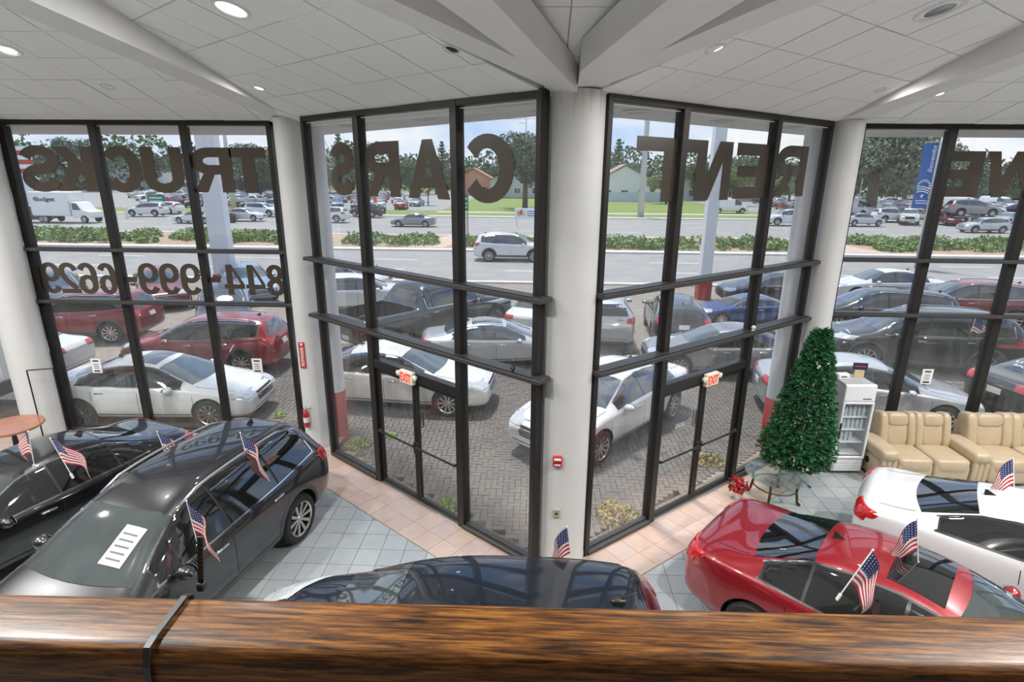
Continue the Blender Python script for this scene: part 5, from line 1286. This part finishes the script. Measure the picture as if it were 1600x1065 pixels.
mb.build('sun_emblem', wprint, bm_)
# green road signs
green = M('road_sign_green', (.0, .19, .10), .5, var=.03)
def roadsign(px0, py0, px1, py1, Y, label):
    a, b2 = onY(px0, py0, Y), onY(px1, py1, Y); w_, h_ = b2.x-a.x, a.z-b2.z
    r = empty('road_sign', ((a.x+b2.x)/2, Y, G0), label=label, cat='road sign')
    mb = MB(); mb.bbox(-w_/2, w_/2, -.03, .03, b2.z-G0, a.z-G0, .02); mb.build('panel', green, r)
    mb = MB()
    for x in (-w_*.32, w_*.32): mb.bbox(x-.07, x+.07, .03, .15, 0, a.z-G0, .02)
    mb.build('posts', steel, r)
    mb = MB(); random.seed(px0)
    for z in (.72, .42, .2):
        x = -w_*.36
        while x < w_*.3:
            l = random.uniform(.05, .14)*w_; mb.box(x, x+l*.72, -.04, -.031, b2.z-G0+h_*(z-.06), b2.z-G0+h_*(z+.07)); x += l
    mb.build('sign_print', wprint, r)
roadsign(229, 304, 259, 322, 77, 'green road sign with white lines beyond the road in the left window')
roadsign(721, 303, 732, 329, 46.5, 'green road sign in the median beside the second mullion of the left doors')
def board(name, px0, py0, px1, py1, Y, mat_, label, cat='sign', extra=None, legs=True):
    a, b2 = onY(px0, py0, Y), onY(px1, py1, Y); w_, h_ = b2.x-a.x, a.z-b2.z
    r = empty(name, ((a.x+b2.x)/2, Y, G0), label=label, cat=cat)
    mb = MB(); mb.bbox(-w_/2, w_/2, -.04, .04, b2.z-G0, a.z-G0, .02); mb.build('panel', mat_, r)
    if legs:
        mb = MB()
        for x in (-w_*.4, w_*.4): mb.bbox(x-.04, x+.04, .04, .1, 0, a.z-G0-.05, .01)
        mb.build('legs', steel, r)
    if extra: extra(r, w_, h_, b2.z-G0)
    return r
def ymarks(r, w_, h_, z0):
    mb = MB(); mb.box(-w_*.42, w_*.42, -.05, -.041, z0+h_*.62, z0+h_*.8, ); mb.box(-w_*.34, w_*.3, -.05, -.041, z0+h_*.25, z0+h_*.42); mb.build('sign_print', M('red_print', (.6, .06, .04), .6), r)
board('yellow_sign', 1528, 343, 1557, 350, 70, M('yellow_panel', (.80, .72, .12), .6), 'yellow roadside sign below the raised grey crossover', extra=ymarks)
def smarks(r, w_, h_, z0):
    for i, c in enumerate([(.75, .4, .08), (.5, .12, .1), (.7, .6, .3)]):
        mb = MB(); mb.ball((-w_*.33+i*w_*.12, -.05, z0+h_*(.5+.1*(i % 2))), w_*.075, .012, h_*.28, 10); mb.build('picture_spot', M('pic_%d' % i, c, .6), r)
    mb = MB()
    for z in (.7, .5, .3): mb.box(.06*w_, .42*w_, -.05, -.041, z0+h_*(z-.05), z0+h_*(z+.05))
    mb.build('sign_print', M('blue_print', (.15, .25, .5), .6), r)
board('yard_sign', 804, 325, 839, 342, 62, signw, 'small white picture sign by the far road, left of the front column', extra=smarks)
board('orange_flag_sign', 583, 307, 589, 317, 78, M('orange_panel', (.85, .18, .06), .6), 'small orange sign in front of the left far lot')
# striped red and white tower sign, far left
a = onY(45, 300, 95)
ts = empty('tower_sign', (a.x, 95, G0), label='red and white banded tower sign at the far left above the box truck', cat='sign')
for i in range(7):
    mb = MB(); mb.bbox(-2.0, 1.6, -.4, .4, 4.2+i*.72, 4.88+i*.72, .02); mb.build('band', M('sign_red', (.55, .05, .05), .5) if i % 2 else signw, ts)
mb = MB(); mb.bbox(-.6, .6, -.3, .3, 0, 4.2, .03); mb.build('post', signw, ts)
# lamp heads and wires are too thin to tell apart; small roadside stakes
for px in (181, 199):
    x, y = gpt(px, 341); mb = MB(); mb.bbox(-.14, .14, -.14, .14, 0, 1.3, .03); tag(mb.build('bollard', M('cream_trim', (.8, .77, .62), .5), loc=(x, y, G0)), 'short cream roadside bollard, %s of two in the left window' % ('left' if px == 181 else 'right'), 'bollard')
# ---------------------------------------------------------------- furniture and small things indoors
def superq(mb, c, rx, ry, rz, e1=.35, e2=.35, n=20, m=12, T=None, mi=0):
    sg = lambda v, e: math.copysign(abs(v)**e, v)
    vs = []
    for i in range(m+1):
        ph = -pi/2+pi*i/m
        for k in range(n):
            th = 2*pi*k/n; v = Vector((rx*sg(cos(ph), e1)*sg(cos(th), e2), ry*sg(cos(ph), e1)*sg(sin(th), e2), rz*sg(sin(ph), e1)))+Vector(c)
            vs.append(T @ v if T else v)
    fs = [(i*n+k, i*n+(k+1) % n, (i+1)*n+(k+1) % n, (i+1)*n+k) for i in range(m) for k in range(n)]
    return mb.add(vs, fs, mi)
leather = M('beige_leather', (.47, .37, .245), .42, coat=.15, croug=.3, var=.07, scale=6, bump=.12, bscale=30)
leatherd = M('beige_leather_side', (.50, .40, .28), .5, var=.06, scale=6)
def sofa(x0, x1, y0, y1, label, arm_l=True, arm_r=True, seats=2):
    r = empty('recliner_sofa', ((x0+x1)/2, y0, 0), label=label, cat='sofa'); T = Matrix.Translation((-(x0+x1)/2, -y0, 0))
    aw = .30; a = x0+(aw if arm_l else 0); b = x1-(aw if arm_r else 0); D = y1-y0
    mb = MB(); mb.bbox(x0+.02, x1-.02, y0+.08, y1-.05, .04, .30, .03, T=T); mb.build('base', leatherd, r)
    w = (b-a)/seats
    for i in range(seats):
        c = a+w*(i+.5)
        mb = MB(); superq(mb, (c, y0+.30, .37), w*.49, .34, .135, .35, .3, T=T); superq(mb, (c, y0+.06, .24), w*.48, .09, .19, .4, .3, T=T); mb.build('seat_cushion', leather, r, smooth=True)
        lean = T @ Matrix.Translation((c, y0+.66, .42)) @ Matrix.Rotation(radians(-14), 4, 'X')
        mb = MB(); superq(mb, (0, .0, .26), w*.31, .13, .26, .5, .35, T=lean); mb.build('back_cushion', leather, r, smooth=True)
        mb = MB(); superq(mb, (0, -.025, .50), w*.30, .13, .13, .55, .4, T=lean); mb.build('head_cushion', leather, r, smooth=True)
        for sg in (-1, 1):
            mb = MB(); superq(mb, (sg*w*.39, .0, .31), w*.125, .16, .33, .45, .5, T=lean); mb.build('side_bolster', leather, r, smooth=True)
    mb = MB(); mb.bbox(a, b, y0+.74, y1-.02, .1, .86, .05, T=T @ Matrix.Translation((0, 0, 0))); mb.build('back_shell', leatherd, r)
    for ok, xc in ((arm_l, x0+aw/2), (arm_r, x1-aw/2)):
        if not ok: continue
        at = r
        mb = MB(); mb.bbox(xc-aw*.46, xc+aw*.46, y0+.02, y1-.12, .05, .50, .05, T=T); am = mb.build('arm', leather, at, smooth=True, ang=60)
        mb = MB(); superq(mb, (xc, y0+.38, .54), aw*.56, .44, .115, .5, .4, T=T @ Matrix.Rotation(0, 4, 'X')); mb.build('arm_pad', leather, am, smooth=True)
        for k in range(3):
            mb = MB(); superq(mb, (xc-aw*.3+k*aw*.3, y0+.01, .29), aw*.15, .05, .22, .5, .5, T=T); mb.build('arm_pleat', leather, am, smooth=True)
    if arm_l:
        mb = MB(); mb.lathe([(.0001, 0), (.05, .004), (.055, .012), (.06, 0)], 16, T=T @ Matrix.Translation((x0+.005, y0+.35, .30)) @ Matrix.Rotation(-pi/2, 4, 'Y')); mb.build('recline_handle', blackm, r)
    return r
sofa(6.02, 7.86, 8.86, 9.86, 'beige leather recliner sofa with two seats, next to the drinks fridge')
sofa(7.88, 9.75, 8.90, 9.90, 'beige leather recliner sofa at the right edge, beside the first sofa', arm_l=False)

# drinks fridge
fr = empty('drinks_fridge', (5.68, 9.22, 0), radians(2), label='upright grey drinks fridge with a glass door, between tree and sofa', cat='fridge')
fm = M('fridge_grey', (.50, .51, .52), .4, .2, var=.03, scale=3); fw = M('fridge_white', (.78, .79, .80), .4, var=.02)
mb = MB()
mb.bbox(-.28, -.25, .0, .56, .05, 1.70, .008); mb.bbox(.25, .28, .0, .56, .05, 1.70, .008); mb.bbox(-.28, .28, .53, .56, .05, 1.70, .008); mb.bbox(-.28, .28, .0, .56, 1.66, 1.70, .008); mb.bbox(-.28, .28, .0, .56, .05, .30, .008)
mb.build('cabinet', fm, fr)
mb = MB(); mb.bbox(-.27, .27, -.03, .0, 1.40, 1.69, .012); mb.build('header_panel', fw, fr)
mb = MB(); mb.box(.05, .2, -.034, -.03, 1.44, 1.455); mb.build('small_print', blackm, fr)
mb = MB(); mb.bbox(-.27, .27, -.03, .0, .05, .30, .01); gp_ = mb.build('grille_panel', fm, fr)
for i in range(6):
    mb = MB(); mb.bbox(-.24, .24, -.042, -.03, .075+i*.035, .093+i*.035, .004); mb.build('louvre', fw, gp_)
mb = MB()
for x0, x1, z0, z1 in ((-.27, -.235, .31, 1.39), (.235, .27, .31, 1.39), (-.235, .235, .31, .35), (-.235, .235, 1.35, 1.39)): mb.bbox(x0, x1, -.04, .0, z0, z1, .006)
dr = mb.build('door_frame', fw, fr)
mb = MB(); mb.box(-.237, .237, -.022, -.016, .345, 1.355); mb.build('door_glass', glass, dr)
mb = MB(); mb.bbox(-.265, -.245, -.07, -.04, .7, 1.0, .006); mb.build('door_handle', blackm, dr)
mb = MB(); mb.box(-.235, .235, .5, .525, .31, 1.39); mb.build('back_liner', M('fridge_liner', (.70, .74, .82), .5, emit=(.8, .88, 1.), estr=.15), fr)
for z in (.36, .60, .84, 1.08):
    mb = MB(); mb.box(-.245, .245, .03, .5, z-.01, z); mb.build('shelf', fw, fr)
pet = M('clear_plastic', (.62, .68, .76), .1, .2, .5, var=.2, scale=30); capm = M('blue_cap', (.1, .2, .55), .5)
bp_ = MB(); bp_.lathe([(.0001, 0), (.03, 0), (.032, .01), (.030, .06), (.032, .11), (.029, .15), (.013, .185), (.013, .2), (.0001, .2)], 12); bme = bp_.mesh('water_bottle', pet, True)
cp_ = MB(); cp_.lathe([(.015, .195), (.015, .215), (.0001, .216)], 10); cme = cp_.mesh('cap', capm)
for sh, z, n_ in (('top', 1.08, 6), ('second', .84, 6), ('third', .60, 4)):
    for i in range(n_):
        for j in range(2):
            p = fr.matrix_basis @ Vector((-.2+i*.078, .10+j*.09, z+.001)) if False else Matrix.Translation((5.68, 9.22, 0)) @ Matrix.Rotation(radians(2), 4, 'Z') @ Vector((-.2+i*.078, .10+j*.09, z+.001))
            o = put('water_bottle', bme, None, p); tag(o, 'clear water bottle, %s from left, %s row, on the %s fridge shelf' % (ORD[i], ('front', 'back')[j], sh), 'bottle', 'bottles on the %s shelf of the fridge' % sh); put('cap', cme, o)
tb_ = empty('tissue_box', (5.50, 9.52, 1.70), .1, label='white tissue box on top of the drinks fridge', cat='box')
mb = MB(); mb.bbox(-.11, .11, -.06, .06, 0, .10, .012); mb.build('carton', fw, tb_)
mb = MB(); mb.box(-.05, .05, -.062, -.06, .04, .06); mb.build('slot', blackm, tb_)
cs = empty('counter_sign', (5.83, 9.6, 1.70), -.1, label='dark blue card sign on a tan stand on top of the drinks fridge', cat='sign')
mb = MB(); mb.bbox(-.12, .12, -.01, .01, .14, .27, .003); mb.build('card', M('navy_card', (.02, .022, .06), .5), cs)
mb = MB(); mb.bbox(-.08, .08, -.015, .015, .0, .14, .004); mb.build('stand', M('tan_card', (.6, .48, .3), .6), cs)
mb = MB(); mb.box(-.09, .09, -.013, -.0105, .2, .215); mb.build('print', M('red_print', (.6, .06, .04), .6), cs)

# artificial christmas tree
random.seed(17)
xt = empty('christmas_tree', (4.62, 8.87, 0), label='green artificial christmas tree leaning by the right corner column', cat='christmas tree')
ndl = [M('needle_%s' % n, c, .6, var=.3, scale=12) for n, c in (('deep', (.016, .095, .036)), ('green', (.03, .155, .055)), ('light', (.06, .24, .09)))]
mb = MB(); Z0, Z1 = .42, 2.78
def ctr(z): t = (z-Z0)/(Z1-Z0); return Vector((-.05+.12*t, -.02+.02*t, z))
for i in range(3300):
    t = random.random()**1.45; z = Z0+(Z1-Z0)*t*.99
    R_ = (.10+.50*(1-t)**.85)*(.80 if t < .08 else 1)*random.choice([.4, .6, .8, .9, .98, 1.0, 1.1]); a = random.uniform(0, 2*pi)
    d = Vector((cos(a), sin(a), -.12)); tip = ctr(z)+Vector((d.x*R_, d.y*R_*.84, random.uniform(-.03, .03)))
    ax = (Vector((cos(a), sin(a)*.85, random.uniform(-.35, .45)))).normalized(); l = random.uniform(.05, .085)
    sd = ax.cross(Vector((0, 0, 1))).normalized(); up = sd.cross(ax)
    mi = random.choice((0, 0, 1, 1, 1, 2))
    for k in range(5):
        b_ = 2*pi*k/5+random.random(); w_ = (sd*cos(b_)+up*sin(b_))
        p = tip-ax*l*.5; q = tip+ax*l*.6+w_*.032
        n_ = ax.cross(w_)*.0095
        mb.add([p-n_, p+n_, q+n_*.8, q-n_*.8], [(0, 1, 2, 3)], mi)
mb.build('needles', ndl, xt, kind='stuff')
mb = MB(); mb.tube([(0, 0, 0.03), (-.02, 0, 1.5), (.06, 0, 2.72)], [.024, .02, .008], 8); mb.build('trunk', bark, xt)
for k in range(4):
    a = pi/4+k*pi/2; mb = MB(); mb.tube([(0, 0, .16), (cos(a)*.2, sin(a)*.2, .06), (cos(a)*.3, sin(a)*.3, .01)], .013, 6); mb.build('stand_leg', blackm, xt)
bulb = M('warm_bulb', (.9, .82, .6), .3); mb = MB()
for i in range(16):
    t = random.random(); z = Z0+.1+(Z1-Z0-.2)*t; R_ = .10+.5*(1-t)**.85; a = random.uniform(pi, 2*pi); c = ctr(z); mb.ball((c.x+cos(a)*R_, c.y+sin(a)*R_*.84, z), .010, .010, .014, 6)
mb.build('light_string', bulb, xt, kind='stuff')

# glass coffee table with turned metal legs
gt = empty('glass_table', (4.05, 8.33, 0), label='round glass coffee table on dark bronze legs below the christmas tree', cat='table')
tg = glass_mat('table_glass', (.80, .90, .86), refl=1.0, haze=.06); bronze = M('bronze_leg', (.12, .085, .05), .35, .8)
mb = MB(); mb.lathe([(.0001, .44), (.47, .44), (.48, .446), (.47, .452), (.0001, .452)], 40); mb.build('table_top', tg, gt, smooth=True, ang=40)
for k in range(4):
    a = pi/4+k*pi/2+.2; c_, s_ = cos(a), sin(a)
    mb = MB(); mb.tube([(c_*.40, s_*.40, .0), (c_*.36, s_*.36, .06), (c_*.33, s_*.33, .25), (c_*.36, s_*.36, .40), (c_*.38, s_*.38, .438)], [.03, .02, .022, .02, .032], 10); mb.build('leg', bronze, gt, smooth=True)
mb = MB(); mb.tube([(.34*cos(2*pi*i/24), .34*sin(2*pi*i/24), .25) for i in range(25)], .011, 6); mb.build('ring_brace', bronze, gt, smooth=True)
po = empty('poinsettia', (3.45, 8.28, 0), label='red poinsettia bunch in a pot on the floor left of the glass table', cat='plant')
mb = MB(); mb.lathe([(.0001, 0), (.07, 0), (.09, .14), (.085, .14), (.0001, .13)], 16); mb.build('pot', M('silver_foil', (.6, .6, .6), .25, .8), po)
mb = MB()
for i in range(150):
    a = random.uniform(0, 2*pi); q = .15*random.random()**.5; leaf_quad(mb, Vector((cos(a)*q, sin(a)*q, .17+.16*random.random())), .045, 0 if random.random() < .8 else 1)
mb.build('leaves', [M('poinsettia_red', (.50, .015, .02), .5, var=.2), ndl[1]], po, kind='stuff')

# round wooden table and the empty frame stand at the far left
wt_ = empty('round_table', (-9.2, 8.75, 0), label='round brown wooden table at the far left edge', cat='table')
tw = M('table_cherry', (.36, .13, .065), .25, coat=.5, croug=.1, var=.2, scale=4)
mb = MB(); mb.lathe([(.0001, .74), (.46, .74), (.475, .755), (.47, .78), (.0001, .782)], 40); mb.build('table_top', tw, wt_, smooth=True, ang=40)
mb = MB(); mb.lathe([(.0001, .74), (.05, .74), (.035, .6), (.05, .3), (.04, .06), (.22, .03), (.23, .0), (.0001, .0)], 24); mb.build('pedestal', blackm, wt_, smooth=True, ang=50)
fs_ = empty('display_stand', (-9.0, 9.35, 0), radians(20), label='empty thin black metal sign frame in front of the far left column', cat='stand')
for x in (-.2, .2):
    mb = MB(); mb.tube([(x, 0, 0), (x, 0, 1.62)], .012, 6); mb.build('upright', blackm, fs_)
mb = MB(); mb.tube([(-.2, 0, 1.62), (.2, 0, 1.62)], .014, 6); mb.build('top_bar', blackm, fs_)
mb = MB(); mb.bbox(-.26, .26, -.16, .16, 0, .015, .004); mb.build('foot_plate', blackm, fs_)

# fire extinguisher and its sign on the left corner column
p = onY(479, 652, 9.60)
fx = empty('fire_extinguisher', (p.x, 9.585, p.z-.18), label='red fire extinguisher hung on the left corner column', cat='extinguisher')
rp = M('extinguisher_red', (.50, .018, .02), .3, coat=.5)
mb = MB(); mb.lathe([(.0001, 0), (.048, .0), (.055, .015), (.055, .26), (.045, .30), (.02, .325), (.02, .35), (.0001, .35)], 20); mb.build('cylinder', rp, fx, smooth=True, ang=50)
mb = MB(); mb.bbox(-.02, .02, -.02, .02, .345, .385, .005); mb.bbox(-.015, .1, -.01, .01, .385, .40, .003); mb.bbox(-.015, .09, -.01, .01, .41, .425, .003); mb.build('valve', steel, fx)
mb = MB(); mb.tube([(-.02, 0, .365), (-.075, -.01, .33), (-.08, -.02, .2), (-.07, -.02, .08)], .011, 8); mb.build('hose', blackm, fx)
mb = MB(); mb.lathe([(.0562, .10), (.0562, .2)], 20); mb.build('label_band', fw, fx)
p = onY(473, 555, 9.61)
es = empty('extinguisher_sign', (p.x-.01, 9.615, p.z), label='narrow red vertical sign high on the left corner column', cat='sign')
mb = MB(); mb.bbox(-.055, .055, -.004, .004, -.25, .25, .002); mb.build('plate', rp, es)
T = Matrix.Translation((.03, -.006, -.21)) @ Matrix(((0, -1, 0, 0), (0, 0, -1, 0), (1, 0, 0, 0), (0, 0, 0, 1)))
text_fit('FIRE EXTINGUISHER', 'lettering', wprint, .36, .055, es, T, bold=.01)
mb = MB(); mb.add([(-.03, -.006, .23), (0, -.006, .17), (.03, -.006, .23)], [(0, 1, 2)]); mb.build('arrow', wprint, es)
# alarm, outlet on the front column
al = empty('fire_alarm', (.36, 6.432, 1.61), label='red fire alarm box with a white strobe on the front column', cat='alarm')
mb = MB(); mb.bbox(-.06, .06, -.04, .012, -.075, .075, .01); mb.build('housing', rp, al)
mb = MB(); mb.bbox(-.045, .045, -.055, -.04, .02, .055, .006); mb.build('strobe', fw, al)
mb = MB(); mb.box(-.04, .04, -.043, -.04, -.05, -.03); mb.build('lettering', wprint, al)
ou = empty('wall_outlet', (.37, 6.434, .84), label='tan outlet plate low on the front column', cat='outlet')
mb = MB(); mb.bbox(-.045, .045, -.012, .01, -.06, .06, .004); mb.build('plate', M('tan_plate', (.42, .36, .28), .5), ou)
mb = MB(); mb.lathe([(.0001, .0), (.018, 0), (.02, -.004)], 14, T=Matrix.Translation((0, -.014, 0)) @ Matrix.Rotation(pi/2, 4, 'X')); mb.build('socket', blackm, ou)
# exit signs over the doors
exr = M('exit_red', (.62, .05, .03), .5, emit=(1, .1, .05), estr=.25); exw = M('exit_housing', (.80, .76, .62), .5)
def wall_hit(W, px, py, d):
    D = _F + _R*((px-800)/873.96) - _U*((py-532.5)/873.96); O = Vector((0, 0, H)); q = W.A+W.n*d
    t = (q-O).dot(W.n)/D.dot(W.n); P = O+D*t; return ((P-W.A).dot(W.u), P.z)
def exit_sign(W, px, py, label):
    s_, z = wall_hit(W, px, py, .05)
    r = empty('exit_sign', W.p(s_, .05, z), label=label, cat='exit sign'); T = Matrix.Translation(-r.location) @ W.T @ Matrix.Translation((s_, .05, z))
    mb = MB(); mb.bbox(-.15, .15, -.045, .03, -.10, .10, .01, T=T); mb.build('housing', exw, r)
    Tm = T @ Matrix(((-1, 0, 0, .125), (0, 0, 1, .032), (0, 1, 0, -.07), (0, 0, 0, 1)))
    text_fit('EXIT', 'lettering', exr, .25, .14, r, Tm, bold=.03)
    for sg in (-1, 1):
        mb = MB(); mb.lathe([(.0001, -.03), (.03, -.025), (.045, .02), (.042, .03), (.0001, .028)], 14, T=T @ Matrix.Translation((sg*.19, .0, .03)) @ Matrix.Rotation(-pi/2, 4, 'X')); mb.build('lamp_head', exw, r, smooth=True)
exit_sign(WDL, 636, 589, 'lit red exit sign with two lamp heads above the left doors'); exit_sign(WDR, 1112, 592, 'lit red exit sign with two lamp heads above the right doors')
# little things on the ledges and the glass
def ledge_cam(W, px, py, m_, label, name='security_camera'):
    s_, z = wall_hit(W, px, py, .07); r = empty(name, W.p(s_, .07, LO+.001), label=label, cat='camera')
    mb = MB(); mb.lathe([(.0001, 0), (.028, 0), (.028, .01), (.012, .015), (.012, .03)], 14); mb.build('foot', m_, r)
    mb = MB(); mb.ball((0, 0, .055), .034, .034, .036, 12); b_ = mb.build('head', m_, r, smooth=True)
    mb = MB(); mb.ball((0, -.03, .055), .013, .01, .013, 8); mb.build('eye', CHR, r, smooth=True)
ledge_cam(WDL, 801, 571, blackm, 'small black ball camera on the lower ledge left of the front column'); ledge_cam(WDR, 1177, 515, fw, 'small white ball camera on the lower ledge above the right doors')
s_, z = wall_hit(WDL, 494, 488, .07); mb = MB(); mb.lathe([(.0001, 0), (.05, 0), (.075, .03), (.07, .03), (.045, .008), (.0001, .006)], 20); tag(mb.build('glass_dish', tg, smooth=True, loc=W_p if False else WDL.p(s_, .06, LO+.001)), 'small clear glass dish on the lower ledge by the left corner column', 'dish')
for px, py, lb in ((151, 571, 'white paper notice taped to the left window, the left one of two'), (402, 571, 'white paper notice taped to the left window, the right one of two'), (1448, 588, 'white paper card on the right window above the first sofa')):
    q = onY(px, py, 10.26); r = empty('window_notice', (q.x, 10.255, q.z), label=lb, cat='notice')
    mb = MB(); mb.box(-.1, .1, -.002, .002, -.15, .15); mb.build('paper', fw, r)
    mb = MB()
    for z in (-.11, .10): mb.box(-.06, .06, -.004, -.002, z-.015, z+.015)
    for z in (-.05, -.01, .03): mb.box(-.05, .05, -.004, -.002, z-.006, z+.006)
    mb.build('print', blackm, r)
for (W, px, py, dr_, nm) in ((WDR, 1062, 664, door2, 'card'),):
    s_, z = wall_hit(W, px, py, -.06); T = Matrix.Translation(-dr_.location) @ W.T
    for i in range(3):
        mb = MB(); x0 = s_-.11+i*.075
        for a_, b_, c_, d_ in ((0, .065, 0, .006), (0, .065, .044, .05), (0, .006, 0, .05), (.059, .065, 0, .05)): mb.box(x0+a_, x0+b_, -.058, -.0565, z+c_-.02, z+d_-.02, T=T)
        mb.build('door_sticker', wprint, dr_)

# ---------------------------------------------------------------- flags clipped on the cars
fred = M('flag_red', (.50, .03, .05), .75, var=.05); fwh = M('flag_white', (.80, .78, .76), .75, var=.03); fbl = M('flag_blue', (.02, .03, .13), .75, var=.05)
fpole = M('flag_pole_white', (.78, .78, .76), .4)
def flag_meshes(seed, droop, out):
    rnd = random.Random(seed); HO, FL = .29, .42
    def pt(v, f):     # v 0 top .. 1 bottom of hoist, f 0 hoist .. 1 fly ; local: pole along -z from top, fly toward +x
        a = droop*(1-.35*(1-f)) ; r = FL*f
        x = r*cos(a)+.018*sin(f*9+v*3+seed)*f; z = -HO*v*(1-.25*f)-r*sin(a)*(.55+.45*f)
        return Vector((x, .035*sin(f*7.5+v*2.2+seed)*f**.7, z))
    mb = MB(); rows, cols = 13, 12
    for i in range(rows+1):
        for j in range(cols+1): mb.v.append(tuple(pt(i/rows, j/cols)))
    n0 = len(mb.v)
    mb.v += [(x, y+.003, z) for x, y, z in mb.v[:n0]]
    for side in (0, 1):
        for i in range(rows):
            for j in range(cols):
                q = [i*(cols+1)+j, i*(cols+1)+j+1, (i+1)*(cols+1)+j+1, (i+1)*(cols+1)+j]
                if side: q = [n0+k for k in q][::-1]
                mb.f.append(tuple(q)); mb.m.append(2 if (i < 7 and j < 5) else (0 if i % 2 == 0 else 1))
    cloth = mb.mesh('cloth', [fred, fwh, fbl], True)
    sb = MB()
    for i in range(6):
        for j in range(5):
            v, f_ = (i+.6)/6*.53, (j+.5+(.0 if i % 2 else .0))/5*.41
            p = pt(v, f_); px_, pv = pt(v, f_+.012)-p, pt(v+.02, f_)-p
            for e in (-.002, .005):
                c = p+Vector((0, e, 0)); sb.add([c-px_-pv*.8, c+px_-pv*.8, c+px_+pv*.8, c-px_+pv*.8], [(0, 1, 2, 3)])
    return cloth, sb.mesh('stars', fwh)
FM = [flag_meshes(s, d, 0) for s, d in ((1, .9), (4, 1.1), (7, .75))]
def flag(px, py, Y, label, var, rz, tilt=0., sc=1., plen=.42):
    sc *= 1.22
    p = onY(px, py, Y)          # tip of the staff
    r = empty('car_flag', p, label=label, cat='flag'); r.scale = (sc,)*3; r.rotation_euler = (0, radians(tilt), radians(rz))
    c, s_ = FM[var]; cl = put('cloth', c, r, (0, 0, -.01)); put('stars', s_, cl)
    mb = MB(); mb.tube([(-.004, 0, .0), (-.004, 0, -plen)], .005, 6); mb.ball((-.004, 0, .005), .009, .009, .009, 8); mb.build('staff', fpole, r)
    mb = MB(); mb.bbox(-.012, .004, -.012, .012, -plen-.06, -plen, .003); mb.build('clip', fpole, r)
flag(44, 674, 6.35, 'american flag on the far side of the black sedan at the left edge', 0, 150, -12)
flag(79, 685, 6.3, 'american flag drooping over the near window of the black sedan', 0, -10, -22)
flag(246, 674, 7.55, 'american flag at the tail of the black sedan, half behind the crossover', 1, 0, -10)
flag(376, 676, 6.5, 'american flag on the rear side window of the black crossover', 1, -15, -8, 1.05)
flag(292, 783, 5.05, 'american flag on the front side window of the black crossover', 1, -20, -6, 1.0)
flag(886, 823, 4.95, 'american flag on the far side of the dark blue hatchback, before the front column', 1, 175, 8, .85)
flag(1364, 860, 4.25, 'american flag on the near side of the red sedan', 1, -8, 20, 1.0)
flag(1432, 811, 5.0, 'american flag on the far side of the red sedan', 1, 170, 12, .95)
flag(1582, 716, 6.6, 'american flag on the roof of the white coupe', 1, 165, 14, 1.)
flag(1526, 494, 14.9, 'american flag on the door of the large black off roader outside', 0, -10, 5, 1.35)

# sheet behind the windscreen of the black crossover, writing on the black coupe outside
sh = shape('suv').patch('top', [(1.28, .18), (1.66, .20), (1.66, .46), (1.28, .46)], .012, M('sheet_paper', (.50, .53, .50), .7), .1, .004)
o = put('price_sheet', sh, None); o.matrix_world = Matrix.Translation(rogue.location) @ Matrix.Rotation(rogue.rotation_euler.z, 4, 'Z') @ Matrix.Scale(rogue.scale.x, 4); tag(o, 'printed white price sheet on the windscreen of the black crossover', 'paper')
lp = M('price_print', (.12, .12, .13), .6)
for i in range(5):
    me = shape('suv').patch('top', [(1.33+i*.06, .23), (1.345+i*.06, .23), (1.345+i*.06, .41), (1.33+i*.06, .41)], .016, lp, .1, .002); put('print_line', me, o)
for c in bpy.data.objects:
    if c.type == 'EMPTY' and c.get('label', '').startswith('black coupe with white writing'): wc = c
S_ = shape('coupe_plain'); h0, n0_, _d = S_.hit('top', 3.62, 0); h1, n1_, _d = S_.hit('top', 3.80, 0)
up = (S_.hit('top', 3.40, 0)[0]-h1).normalized(); rt = Vector((0, -1, 0)); nn = rt.cross(up).normalized()
for word, k, w_, hh in (('UX LOVE', .16, .80, .11), ('SIONA', -.01, .66, .11)):
    o_ = h1+up*k+nn*.02-rt*(w_/2)
    T = Matrix(((rt.x, up.x, nn.x, o_.x), (rt.y, up.y, nn.y, o_.y), (rt.z, up.z, nn.z, o_.z), (0, 0, 0, 1)))
    text_fit(word, 'window_writing', wprint, w_, hh, wc, T, bold=-.0)

# stick aerial on the roof of the dark blue hatchback
S2 = shape('hatch_sun'); h, nn, D = S2.hit('top', 3.95, .12)
ab = MB(); superq(ab, (h.x, h.y, h.z+.02), .075, .04, .035, .8, .8); ab.tube([(h.x, h.y, h.z+.04), (h.x-.17, h.y, h.z+.13)], [.008, .005], 6); ab.build('roof_aerial', M('dark_metal', (.06, .058, .055), .35, .7), centre, smooth=True)
